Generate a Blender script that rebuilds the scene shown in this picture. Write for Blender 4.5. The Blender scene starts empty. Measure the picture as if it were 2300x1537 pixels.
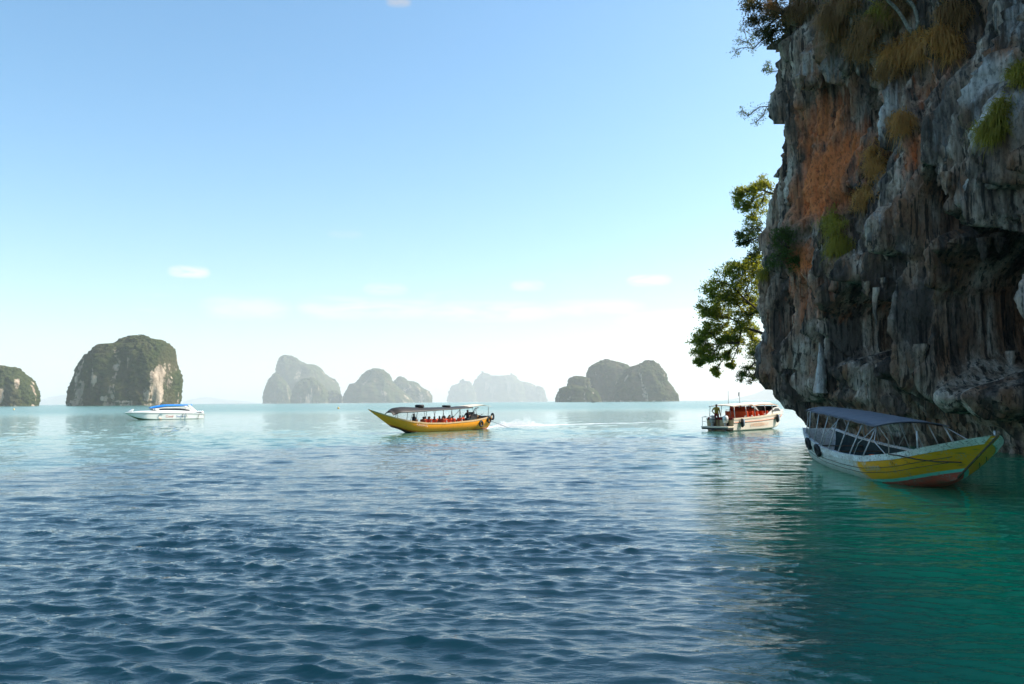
import bpy, math, random, time
import numpy as np
from mathutils import Vector, Matrix
from mathutils.bvhtree import BVHTree

R = math.radians
rng = np.random.default_rng(7)
random.seed(7)
SC = bpy.context.scene
COL = SC.collection

# ------------------------------------------------------------------ camera
CAM_H, FPX, PW, PH = 2.5, 1789.0, 2300.0, 1537.0
PITCH = math.atan(134.1 / FPX)
ROLL = R(-0.36)
CAM_M = Matrix.Translation((0, 0, CAM_H)) @ Matrix.Rotation(R(90) + PITCH, 4, 'X') @ Matrix.Rotation(ROLL, 4, 'Z')
cd = bpy.data.cameras.new('camera')
cd.lens = 36.0 * FPX / PW
cd.sensor_width = 36.0
cd.clip_start = 0.1
cd.clip_end = 90000.0
cam = bpy.data.objects.new('camera', cd)
COL.objects.link(cam)
cam.matrix_world = CAM_M
SC.camera = cam

# ------------------------------------------------------------------ light
SUN_AZ = R(14.0)      # from +x towards +y
SUN_EL = R(42.0)
SUN_DIR = Vector((math.cos(SUN_AZ) * math.cos(SUN_EL), math.sin(SUN_AZ) * math.cos(SUN_EL), math.sin(SUN_EL)))
sd = bpy.data.lights.new('sun', 'SUN')
sd.energy = 4.2
sd.angle = R(0.53)
sd.color = (1.0, 0.93, 0.82)
sun = bpy.data.objects.new('sun', sd)
COL.objects.link(sun)
sun.rotation_euler = (-SUN_DIR).to_track_quat('-Z', 'Y').to_euler()

SC.view_settings.view_transform = 'Standard'
SC.view_settings.look = 'None'
SC.view_settings.exposure = 0.95
SC.view_settings.gamma = 1.0
SC.view_settings.use_curve_mapping = False
SC.cycles.use_denoising = True
SC.cycles.max_bounces = 6
SC.cycles.diffuse_bounces = 3
SC.cycles.glossy_bounces = 3
SC.cycles.transmission_bounces = 4
SC.cycles.transparent_max_bounces = 6
SC.cycles.volume_bounces = 2
SC.cycles.caustics_reflective = False
SC.cycles.caustics_refractive = False


# ------------------------------------------------------------------ node helpers
def lin(r, g, b):
    f = lambda c: (c / 255 / 12.92) if c / 255 <= 0.04045 else ((c / 255 + 0.055) / 1.055) ** 2.4
    return (f(r), f(g), f(b), 1.0)


def nd(nt, kind, ins=None, **props):
    n = nt.nodes.new(kind)
    for k, v in props.items():
        setattr(n, k, v)
    for k, v in (ins or {}).items():
        s = n.inputs[k]
        if isinstance(v, bpy.types.NodeSocket):
            nt.links.new(v, s)
        else:
            s.default_value = v
    return n


def mth(nt, op, a, b=0.0, c=0.0, clamp=False):
    n = nd(nt, 'ShaderNodeMath', {0: a, 1: b, 2: c}, operation=op)
    n.use_clamp = clamp
    return n.outputs[0]


def mixc(nt, f, a, b, blend='MIX'):
    n = nd(nt, 'ShaderNodeMix', {0: f, 6: a, 7: b}, data_type='RGBA', blend_type=blend)
    return n.outputs[2]


def ramp(nt, f, stops, interp='LINEAR'):
    n = nd(nt, 'ShaderNodeValToRGB', {0: f})
    cr = n.color_ramp
    cr.interpolation = interp
    while len(cr.elements) < len(stops):
        cr.elements.new(0.5)
    for e, (p, c) in zip(cr.elements, stops):
        e.position = p
        e.color = c if hasattr(c, '__len__') else (c, c, c, 1)
    return n.outputs[0]


def noise(nt, vec, scale, detail=4.0, rough=0.55, dist=0.0):
    return nd(nt, 'ShaderNodeTexNoise', {'Vector': vec, 'Scale': scale, 'Detail': detail, 'Roughness': rough, 'Distortion': dist}).outputs[0]


def mapping(nt, vec, scale=(1, 1, 1), loc=(0, 0, 0)):
    return nd(nt, 'ShaderNodeMapping', {0: vec, 1: loc, 3: scale}).outputs[0]


def attr(nt, name):
    return nd(nt, 'ShaderNodeAttribute', attribute_name=name)


def new_mat(name):
    m = bpy.data.materials.new(name)
    m.use_nodes = True
    nt = m.node_tree
    nt.nodes.clear()
    out = nt.nodes.new('ShaderNodeOutputMaterial')
    return m, nt, out


def simple(name, c1, c2=None, rough=0.55, scale=6.0, bump=0.0, metal=0.0, spec=0.4):
    m, nt, out = new_mat(name)
    tc = nd(nt, 'ShaderNodeTexCoord').outputs['Object']
    if c2 is None:
        c2 = tuple(0.72 * x for x in c1[:3]) + (1,)
    f = noise(nt, tc, scale, 5.0, 0.6)
    col = mixc(nt, ramp(nt, f, [(0.35, 0.0), (0.68, 1.0)]), c1, c2)
    p = nd(nt, 'ShaderNodeBsdfPrincipled', {'Base Color': col, 'Roughness': rough, 'Metallic': metal, 'Specular IOR Level': spec})
    if bump:
        b = nd(nt, 'ShaderNodeBump', {'Strength': 0.6, 'Distance': bump, 'Height': noise(nt, tc, scale * 4, 4.0)})
        nt.links.new(b.outputs[0], p.inputs['Normal'])
    nt.links.new(p.outputs[0], out.inputs[0])
    return m


# ------------------------------------------------------------------ world
world = bpy.data.worlds.new('World')
SC.world = world
world.use_nodes = True
wt = world.node_tree
wt.nodes.clear()
SKY_STRENGTH = 0.125
sky = nd(wt, 'ShaderNodeTexSky', sky_type='NISHITA', sun_disc=False, sun_elevation=SUN_EL,
         sun_rotation=R(90) - SUN_AZ, altitude=0.0, air_density=1.0, dust_density=1.3, ozone_density=1.6)
skyc = nd(wt, 'ShaderNodeHueSaturation', {'Hue': 0.489, 'Saturation': 1.26, 'Value': 1.0, 'Color': sky.outputs[0]}).outputs[0]
wv = nd(wt, 'ShaderNodeTexCoord').outputs['Generated']
sx = nd(wt, 'ShaderNodeSeparateXYZ', {0: wv})
w_az = mth(wt, 'ARCTAN2', sx.outputs[0], sx.outputs[1])
w_el = mth(wt, 'ARCSINE', sx.outputs[2])
cvec = nd(wt, 'ShaderNodeCombineXYZ', {0: mth(wt, 'MULTIPLY', w_az, 9.0), 1: mth(wt, 'MULTIPLY', w_el, 46.0), 2: 0.0}).outputs[0]
cn = noise(wt, cvec, 1.6, 9.0, 0.68, 0.7)


def pix_angles(px, py):
    d = CAM_M.to_3x3() @ Vector(((px - PW / 2) / FPX, (PH / 2 - py) / FPX, -1.0))
    d.normalize()
    return math.atan2(d.x, d.y), math.asin(d.z)


cloud = None
# small fair-weather clouds low over the horizon, as seen over the bay
for px, py, wpx, hpx, k in [(425, 611, 42, 13, .85), (555, 692, 95, 26, .42), (760, 692, 90, 26, .5), (880, 694, 120, 24, .38),
                            (866, 650, 50, 15, .40), (1185, 642, 40, 13, .42), (1458, 630, 50, 13, .7), (1100, 700, 170, 24, .40),
                            (1330, 692, 120, 20, .35), (776, 527, 40, 9, .16), (895, 4, 30, 12, .6), (1500, 715, 120, 22, .25)]:
    a0, e0 = pix_angles(px, py)
    da = mth(wt, 'DIVIDE', mth(wt, 'SUBTRACT', w_az, a0), wpx / FPX)
    de = mth(wt, 'DIVIDE', mth(wt, 'SUBTRACT', w_el, e0), hpx / FPX)
    r2 = mth(wt, 'ADD', mth(wt, 'POWER', da, 4.0), mth(wt, 'POWER', de, 2.0))
    mk = mth(wt, 'SUBTRACT', 1.0, mth(wt, 'MULTIPLY', r2, 0.8), clamp=True)
    mk = mth(wt, 'MULTIPLY', mk, k)
    cloud = mk if cloud is None else mth(wt, 'MAXIMUM', cloud, mk)
cloud = mth(wt, 'MULTIPLY', cloud, ramp(wt, cn, [(0.30, 0.0), (0.56, 1.0)]))
# the same thin streaks go on all round the horizon
bl = mth(wt, 'SUBTRACT', 1.0, mth(wt, 'ABSOLUTE', mth(wt, 'DIVIDE', mth(wt, 'SUBTRACT', w_el, 0.125), 0.05)), clamp=True)
band = mth(wt, 'MULTIPLY', bl, ramp(wt, cn, [(0.58, 0.0), (0.80, 0.35)]))
cloud = mth(wt, 'MAXIMUM', cloud, band, clamp=True)
lum = nd(wt, 'ShaderNodeRGBToBW', {0: sky.outputs[0]}).outputs[0]
ccol = nd(wt, 'ShaderNodeMix', {0: 1.0, 6: (1.30, 1.24, 1.24, 1), 7: lum}, data_type='RGBA', blend_type='MULTIPLY').outputs[2]
skyc = mixc(wt, cloud, skyc, ccol)
bg = nd(wt, 'ShaderNodeBackground', {0: skyc, 1: SKY_STRENGTH})
wo = nd(wt, 'ShaderNodeOutputWorld', {0: bg.outputs[0]})


# ------------------------------------------------------------------ geometry helpers
def pix(px, py, Y=None, z=None):
    d = CAM_M.to_3x3() @ Vector(((px - PW / 2) / FPX, (PH / 2 - py) / FPX, -1.0))
    if Y is not None:
        t = Y / d.y
    else:
        t = (z - CAM_H) / d.z
    return Vector((d.x * t, d.y * t, CAM_H + d.z * t))


def link(o, parent=None):
    COL.objects.link(o)
    if parent is not None:
        o.parent = parent
    return o


def tag(o, label=None, cat=None, group=None, kind=None):
    if label: o['label'] = label
    if cat: o['category'] = cat
    if group: o['group'] = group
    if kind: o['kind'] = kind
    return o


def empty(name, loc=(0, 0, 0), rz=0.0):
    o = bpy.data.objects.new(name, None)
    o.empty_display_size = 0.3
    o.location = loc
    o.rotation_euler = (0, 0, rz)
    return link(o)


def np_mesh(name, V, F, smooth=True, attrs=None):
    """V (n,3), F (m,k) arrays -> mesh data"""
    V = np.asarray(V, np.float32)
    F = np.asarray(F, np.int32)
    me = bpy.data.meshes.new(name)
    me.vertices.add(len(V))
    me.vertices.foreach_set('co', V.ravel())
    m, k = F.shape
    me.loops.add(m * k)
    me.loops.foreach_set('vertex_index', F.ravel())
    me.polygons.add(m)
    me.polygons.foreach_set('loop_start', np.arange(0, m * k, k, dtype=np.int32))
    me.polygons.foreach_set('loop_total', np.full(m, k, np.int32))
    me.polygons.foreach_set('use_smooth', np.full(m, smooth, bool))
    for an, av in (attrs or {}).items():
        av = np.asarray(av, np.float32)
        if av.ndim == 1:
            me.attributes.new(an, 'FLOAT', 'POINT').data.foreach_set('value', av)
        else:
            me.attributes.new(an, 'FLOAT_VECTOR', 'POINT').data.foreach_set('vector', av.ravel())
    me.update(calc_edges=True)
    me.validate()
    return me


def np_obj(name, V, F, mat, parent=None, smooth=True, attrs=None):
    me = np_mesh(name, V, F, smooth, attrs)
    me.materials.append(mat)
    return link(bpy.data.objects.new(name, me), parent)


def grid_faces(nu, nv, wrap_u=False, flip=False):
    i = np.arange(nu if wrap_u else nu - 1)[:, None]
    j = np.arange(nv - 1)[None, :]
    i2 = (i + 1) % nu
    a = i * nv + j; b = i2 * nv + j; c = i2 * nv + j + 1; d = i * nv + j + 1
    q = np.stack([a + 0 * b, b + 0 * a, c + 0 * a, d + 0 * b], -1).reshape(-1, 4)
    return q[:, ::-1] if flip else q


class MB:
    """collects shapes of ONE part"""
    def __init__(self):
        self.v = []; self.f = []; self.n = 0

    def add(self, V, F):
        self.v += [tuple(map(float, p)) for p in V]
        self.f += [tuple(int(i) + self.n for i in q) for q in F]
        self.n += len(V)
        return self

    def box(self, c, s, rot=None, taper=1.0):
        V = []
        for dz in (-1, 1):
            k = taper if dz > 0 else 1.0
            for dx, dy in ((-1, -1), (1, -1), (1, 1), (-1, 1)):
                p = Vector((dx * s[0] / 2 * k, dy * s[1] / 2 * k, dz * s[2] / 2))
                if rot is not None:
                    p = rot @ p
                V.append(p + Vector(c))
        return self.add(V, [(0, 3, 2, 1), (4, 5, 6, 7), (0, 1, 5, 4), (1, 2, 6, 5), (2, 3, 7, 6), (3, 0, 4, 7)])

    def tube(self, pts, rad, n=8, cap=True):
        pts = [Vector(p) for p in pts]
        if not hasattr(rad, '__len__'):
            rad = [rad] * len(pts)
        V = []; F = []
        up = Vector((0.13, 0.21, 1)).normalized()
        for i, p in enumerate(pts):
            t = (pts[min(i + 1, len(pts) - 1)] - pts[max(i - 1, 0)]).normalized()
            a = t.cross(up)
            if a.length < 0.05:
                a = t.cross(Vector((1, 0.1, 0)))
            a.normalize(); b = t.cross(a)
            for k in range(n):
                an = 2 * math.pi * k / n
                V.append(p + (a * math.cos(an) + b * math.sin(an)) * rad[i])
        for i in range(len(pts) - 1):
            for k in range(n):
                F.append((i * n + k, i * n + (k + 1) % n, (i + 1) * n + (k + 1) % n, (i + 1) * n + k))
        if cap:
            F.append(tuple(range(n - 1, -1, -1)))
            F.append(tuple((len(pts) - 1) * n + k for k in range(n)))
        return self.add(V, F)

    def lathe(self, prof, n=16, M=None):
        """prof [(r,z)]"""
        M = M or Matrix.Identity(4)
        V = [M @ Vector((r * math.cos(2 * math.pi * k / n), r * math.sin(2 * math.pi * k / n), z)) for r, z in prof for k in range(n)]
        F = [(i * n + k, i * n + (k + 1) % n, (i + 1) * n + (k + 1) % n, (i + 1) * n + k) for i in range(len(prof) - 1) for k in range(n)]
        F.append(tuple(range(n - 1, -1, -1)))
        F.append(tuple((len(prof) - 1) * n + k for k in range(n)))
        return self.add(V, F)

    def torus(self, c, R_, r, M=None, n=20, m=8, squash=1.0):
        M = M or Matrix.Identity(3)
        V = []; F = []
        for i in range(n):
            a = 2 * math.pi * i / n
            for j in range(m):
                b = 2 * math.pi * j / m
                V.append(M @ Vector(((R_ + r * math.cos(b)) * math.cos(a), (R_ + r * math.cos(b)) * math.sin(a) * squash, r * math.sin(b))) + Vector(c))
                F.append((i * m + j, ((i + 1) % n) * m + j, ((i + 1) % n) * m + (j + 1) % m, i * m + (j + 1) % m))
        return self.add(V, F)

    def build(self, name, mat, parent=None, smooth=False, bevel=0.0):
        me = bpy.data.meshes.new(name)
        me.from_pydata(self.v, [], self.f)
        me.polygons.foreach_set('use_smooth', [smooth] * len(me.polygons))
        me.materials.append(mat)
        me.validate()
        o = link(bpy.data.objects.new(name, me), parent)
        if bevel:
            b = o.modifiers.new('bevel', 'BEVEL'); b.width = bevel; b.segments = 2; b.limit_method = 'ANGLE'
        return o


def copy_tree(o, parent=None):
    c = o.copy()
    link(c, parent)
    for ch in list(o.children):
        copy_tree(ch, c)
    return c


# ---- numpy gradient noise
_P = rng.permutation(256).astype(np.int64)
_P = np.concatenate([_P, _P, _P])
_G = rng.normal(size=(256, 3)); _G /= np.linalg.norm(_G, axis=1)[:, None]


def perlin(x, y, z):
    x, y, z = np.broadcast_arrays(np.asarray(x, float), np.asarray(y, float), np.asarray(z, float))
    xi = np.floor(x).astype(np.int64); yi = np.floor(y).astype(np.int64); zi = np.floor(z).astype(np.int64)
    xf = x - xi; yf = y - yi; zf = z - zi
    xi &= 255; yi &= 255; zi &= 255
    u = xf ** 3 * (xf * (xf * 6 - 15) + 10); v = yf ** 3 * (yf * (yf * 6 - 15) + 10); w = zf ** 3 * (zf * (zf * 6 - 15) + 10)

    def g(dx, dy, dz):
        h = _P[_P[_P[(xi + dx) & 255] + ((yi + dy) & 255)] + ((zi + dz) & 255)] & 255
        gg = _G[h]
        return gg[..., 0] * (xf - dx) + gg[..., 1] * (yf - dy) + gg[..., 2] * (zf - dz)
    l = lambda a, b, t: a + (b - a) * t
    return 1.5 * l(l(l(g(0, 0, 0), g(1, 0, 0), u), l(g(0, 1, 0), g(1, 1, 0), u), v),
                   l(l(g(0, 0, 1), g(1, 0, 1), u), l(g(0, 1, 1), g(1, 1, 1), u), v), w)


def fbm(x, y, z, oct=4, gain=0.5):
    s = 0; a = 1.0; f = 1.0
    for _ in range(oct):
        s = s + a * perlin(x * f, y * f, z * f)
        a *= gain; f *= 2.03
    return s


def worley(x, y, z):
    """distance to the nearest jittered cell point (3x3x3 search), bumps for tree crowns"""
    xi = np.floor(x).astype(np.int64); yi = np.floor(y).astype(np.int64); zi = np.floor(z).astype(np.int64)
    best = np.full(x.shape, 9.0); idv = np.zeros(x.shape)
    for dx in (-1, 0, 1):
        for dy in (-1, 0, 1):
            for dz in (-1, 0, 1):
                h = _P[_P[_P[(xi + dx) & 255] + ((yi + dy) & 255)] + ((zi + dz) & 255)]
                jx = _P[h & 255] / 255.; jy = _P[(h + 37) & 255] / 255.; jz = _P[(h + 91) & 255] / 255.
                d = (xi + dx + jx - x) ** 2 + (yi + dy + jy - y) ** 2 + (zi + dz + jz - z) ** 2
                m = d < best
                best = np.where(m, d, best); idv = np.where(m, _P[(h + 17) & 255] / 255., idv)
    return np.sqrt(best), idv


def sstep(a, b, x):
    t = np.clip((x - a) / (b - a), 0, 1)
    return t * t * (3 - 2 * t)


def catmull(P, n):
    P = np.asarray(P, float)
    Q = np.vstack([2 * P[0] - P[1], P, 2 * P[-1] - P[-2]])
    out = []
    for i in range(len(P) - 1):
        t = np.linspace(0, 1, n, endpoint=False)[:, None]
        a, b, c, d = Q[i], Q[i + 1], Q[i + 2], Q[i + 3]
        out.append(0.5 * (2 * b + (c - a) * t + (2 * a - 5 * b + 4 * c - d) * t ** 2 + (3 * b - a - 3 * c + d) * t ** 3))
    out.append(P[-1:])
    return np.vstack(out)


# ------------------------------------------------------------------ the sea
def make_sea_material():
    m, nt, out = new_mat('sea_water')
    geo = nd(nt, 'ShaderNodeNewGeometry').outputs['Position']
    n1 = noise(nt, mapping(nt, geo, (0.62, 1.45, 1.0)), 7.0, 4.0, 0.6, 0.3)
    n2 = noise(nt, mapping(nt, geo, (0.55, 1.45, 1.0)), 2.6, 3.0, 0.55, 0.2)
    calm = attr(nt, 'calm').outputs['Fac']
    n1 = mth(nt, 'MULTIPLY', n1, mth(nt, 'SUBTRACT', 1.0, mth(nt, 'MULTIPLY', calm, 0.92)))
    n2 = mth(nt, 'MULTIPLY', n2, mth(nt, 'SUBTRACT', 1.0, mth(nt, 'MULTIPLY', calm, 0.7)))
    hgt = mth(nt, 'ADD', mth(nt, 'MULTIPLY', n1, 0.017), mth(nt, 'MULTIPLY', n2, 0.030))
    bp = nd(nt, 'ShaderNodeBump', {'Strength': 0.85, 'Distance': 1.0, 'Height': hgt})
    big = noise(nt, mapping(nt, geo, (0.012, 0.02, 1.0)), 1.0, 3.0)
    body = mixc(nt, ramp(nt, big, [(0.38, 0.0), (0.62, 1.0)]), (0.012, 0.080, 0.082, 1), (0.020, 0.096, 0.094, 1))
    body = mixc(nt, attr(nt, 'sunlit_silt').outputs['Fac'], body, (0.055, 0.165, 0.125, 1))      # milky silty tone, with the sunlit water beyond the cliff's shadow painted paler
    # shallow green shelf at the foot of the cliff
    body = mixc(nt, attr(nt, 'shelf').outputs['Fac'], body, (0.003, 0.300, 0.140, 1))
    far = attr(nt, 'open').outputs['Fac']
    rough = mth(nt, 'ADD', 0.012, mth(nt, 'MULTIPLY', far, 0.20))
    p = nd(nt, 'ShaderNodeBsdfPrincipled', {'Base Color': body, 'Roughness': rough, 'IOR': 1.42, 'Normal': bp.outputs[0]})
    fn = noise(nt, mapping(nt, geo, (1.0, 1.0, 1.0)), 2.2, 6.0, 0.7)
    foam = attr(nt, 'foam').outputs['Fac']
    ff = mth(nt, 'ADD', mth(nt, 'MULTIPLY', foam, 1.25), mth(nt, 'SUBTRACT', fn, 1.0))
    ff = ramp(nt, ff, [(0.0, 0.0), (0.22, 1.0)])
    fd = nd(nt, 'ShaderNodeBsdfDiffuse', {0: (0.82, 0.84, 0.84, 1), 1: 0.5})
    mx = nd(nt, 'ShaderNodeMixShader', {0: ff, 1: p.outputs[0], 2: fd.outputs[0]})
    nt.links.new(mx.outputs[0], out.inputs[0])
    return m


def make_sea():
    r = [0.05, 0.6, 1.2, 1.9, 2.6]
    while r[-1] < 75: r.append(r[-1] * 1.0052 + 0.004)
    while r[-1] < 170: r.append(r[-1] * 1.012)
    while r[-1] < 26000: r.append(r[-1] * 1.045)
    r = np.array(r)
    a = np.concatenate([np.arange(-40, 40.001, 0.15), np.arange(43, 318, 3.0)])
    a = np.radians(a)
    A, Rr = np.meshgrid(a, r, indexing='ij')
    X0 = np.sin(A) * Rr; Y0 = np.cos(A) * Rr
    Z = np.zeros_like(X0); DX = np.zeros_like(X0); DY = np.zeros_like(X0)
    # sheltered, calmer water in the lee of the cliff
    lee = sstep(-1.5, 8.0, X0 - 0.10 * Y0) * (1 - sstep(24, 40, Y0)) * sstep(-40, 0, Y0)
    amp_l = 1.0 - 0.58 * lee
    r2 = np.random.default_rng(11)
    N = 120
    lam = np.exp(r2.uniform(math.log(0.17), math.log(3.2), N))
    th = R(-99) + r2.normal(0, 0.42, N)
    for l, t in zip(lam, th):
        k = 2 * math.pi / l
        steep = 0.052 * math.exp(-(math.log(l / .255) / .58) ** 2) + 0.021 * math.exp(-(math.log(l / .95) / .75) ** 2) + 0.004
        am = steep / k
        loc = np.maximum(Rr * 0.0056, 0.025)
        att = sstep(1.6, 3.2, l / loc) * amp_l
        ph = k * (math.cos(t) * X0 + math.sin(t) * Y0) + r2.uniform(0, 6.28)
        # wave groups
        Z += att * am * np.sin(ph)
        q = 1.15 * att * am
        DX += q * math.cos(t) * np.cos(ph); DY += q * math.sin(t) * np.cos(ph)
    grp = 0.75 + 0.55 * fbm(X0 / 6.5, Y0 / 9.0, 3.3, 2)
    grp = np.clip(grp, 0.35, 1.5)
    grp = np.where(Rr > 160, 0, grp)
    Z *= grp; DX *= grp; DY *= grp
    # wake foam of the yellow boat
    wk = [pix(*p, z=0.0) for p in ((1083, 964), (1100, 958.5), (1180, 956.5), (1330, 952), (1450, 949), (1590, 946.5), (1760, 943))]
    ww = [0.5, 0.55, 1.0, 0.75, 0.7, 0.55, 0.3]
    ws = [0.85, 0.88, 0.86, 0.70, 0.62, 0.54, 0.42]
    foam = np.zeros_like(X0)
    for i in range(len(wk) - 1):
        p, q = np.array(wk[i][:2]), np.array(wk[i + 1][:2])
        d = q - p; L2 = d @ d
        t = np.clip(((X0 - p[0]) * d[0] + (Y0 - p[1]) * d[1]) / L2, 0, 1)
        dist = np.hypot(X0 - p[0] - t * d[0], Y0 - p[1] - t * d[1])
        w = ww[i] + (ww[i + 1] - ww[i]) * t; s = ws[i] + (ws[i + 1] - ws[i]) * t
        foam = np.maximum(foam, s * np.exp(-(dist / w / 1.4) ** 2))
    # a little white water along the moving hull's waterline
    for p, q, w, s in ((pix(893, 971, z=0), pix(1083, 964, z=0), 0.30, 0.62),):
        p = np.array(p[:2]); q = np.array(q[:2]); d = q - p
        t = np.clip(((X0 - p[0]) * d[0] + (Y0 - p[1]) * d[1]) / (d @ d), 0, 1)
        dist = np.hypot(X0 - p[0] - t * d[0], Y0 - p[1] - t * d[1])
        foam = np.maximum(foam, s * np.exp(-(dist / w) ** 2))
    far = sstep(70, 320, Rr)
    V = np.stack([X0 + DX, Y0 + DY, Z], -1).reshape(-1, 3)
    F = grid_faces(len(a), len(r), wrap_u=True)
    o = np_obj('sea', V, F, make_sea_material(), attrs={'foam': foam.ravel(), 'open': far.ravel(), 'calm': lee.ravel(), 'sunlit_silt': sstep(42, 70, Y0 - .45 * X0 + 5 * perlin(X0 / 14, Y0 / 14, 1.5)).ravel(), 'shelf': (sstep(0.5, 7.5, X0 - .08 * Y0 + .9 * perlin(X0 / 5, Y0 / 5, .5)) * (1 - sstep(36, 60, Y0))).ravel()})
    tag(o, kind='structure')
    o['label'] = 'choppy blue green sea reaching to the horizon'
    return o


make_sea()

# ------------------------------------------------------------------ the cliff
WALL = [(110, 50), (60, 54.5), (40, 55.8), (30, 55.8), (24, 55.6), (20.2, 55.3), (18.0, 54.0), (17.3, 52), (17.3, 50), (18.0, 44.5),
        (19.2, 39), (20.2, 34), (19.6, 29.5), (18.0, 26.3), (17.2, 23), (17.6, 18), (19.5, 12), (25, 5), (40, -2), (80, -8)]
WC = catmull(WALL, 60)
WS = np.concatenate([[0], np.cumsum(np.hypot(*np.diff(WC, axis=0).T))])


def wall_at(s):
    x = np.interp(s, WS, WC[:, 0]); y = np.interp(s, WS, WC[:, 1])
    e = 0.6
    dx = np.interp(s + e, WS, WC[:, 0]) - np.interp(s - e, WS, WC[:, 0])
    dy = np.interp(s + e, WS, WC[:, 1]) - np.interp(s - e, WS, WC[:, 1])
    l = np.hypot(dx, dy)
    return x, y, dy / l, -dx / l      # position, outward normal


S_TIP = WS[np.argmin(WC[:, 0] / np.maximum(WC[:, 1], 1) + (WC[:, 1] < 20) * 9)]
S_EDGE = WS[np.argmin(np.abs(WC[:, 0] / np.maximum(WC[:, 1], 1e-3) - 0.70) + (WS < S_TIP) * 9 + (WC[:, 1] < 12) * 9)]


def cliff_sz(px, py):
    """where the sight line of a photo pixel meets the undisplaced wall: arc length and height"""
    d = CAM_M.to_3x3() @ Vector(((px - PW / 2) / FPX, (PH / 2 - py) / FPX, -1.0))
    k = d.x / d.y
    m = (WS >= S_TIP - 0.01) & (WC[:, 1] > 15)
    s = np.interp(k, (WC[:, 0] / np.maximum(WC[:, 1], 1e-3))[m], WS[m])
    x, y, _, _ = wall_at(s)
    return float(s), float(CAM_H + d.z / d.y * y)


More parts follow.
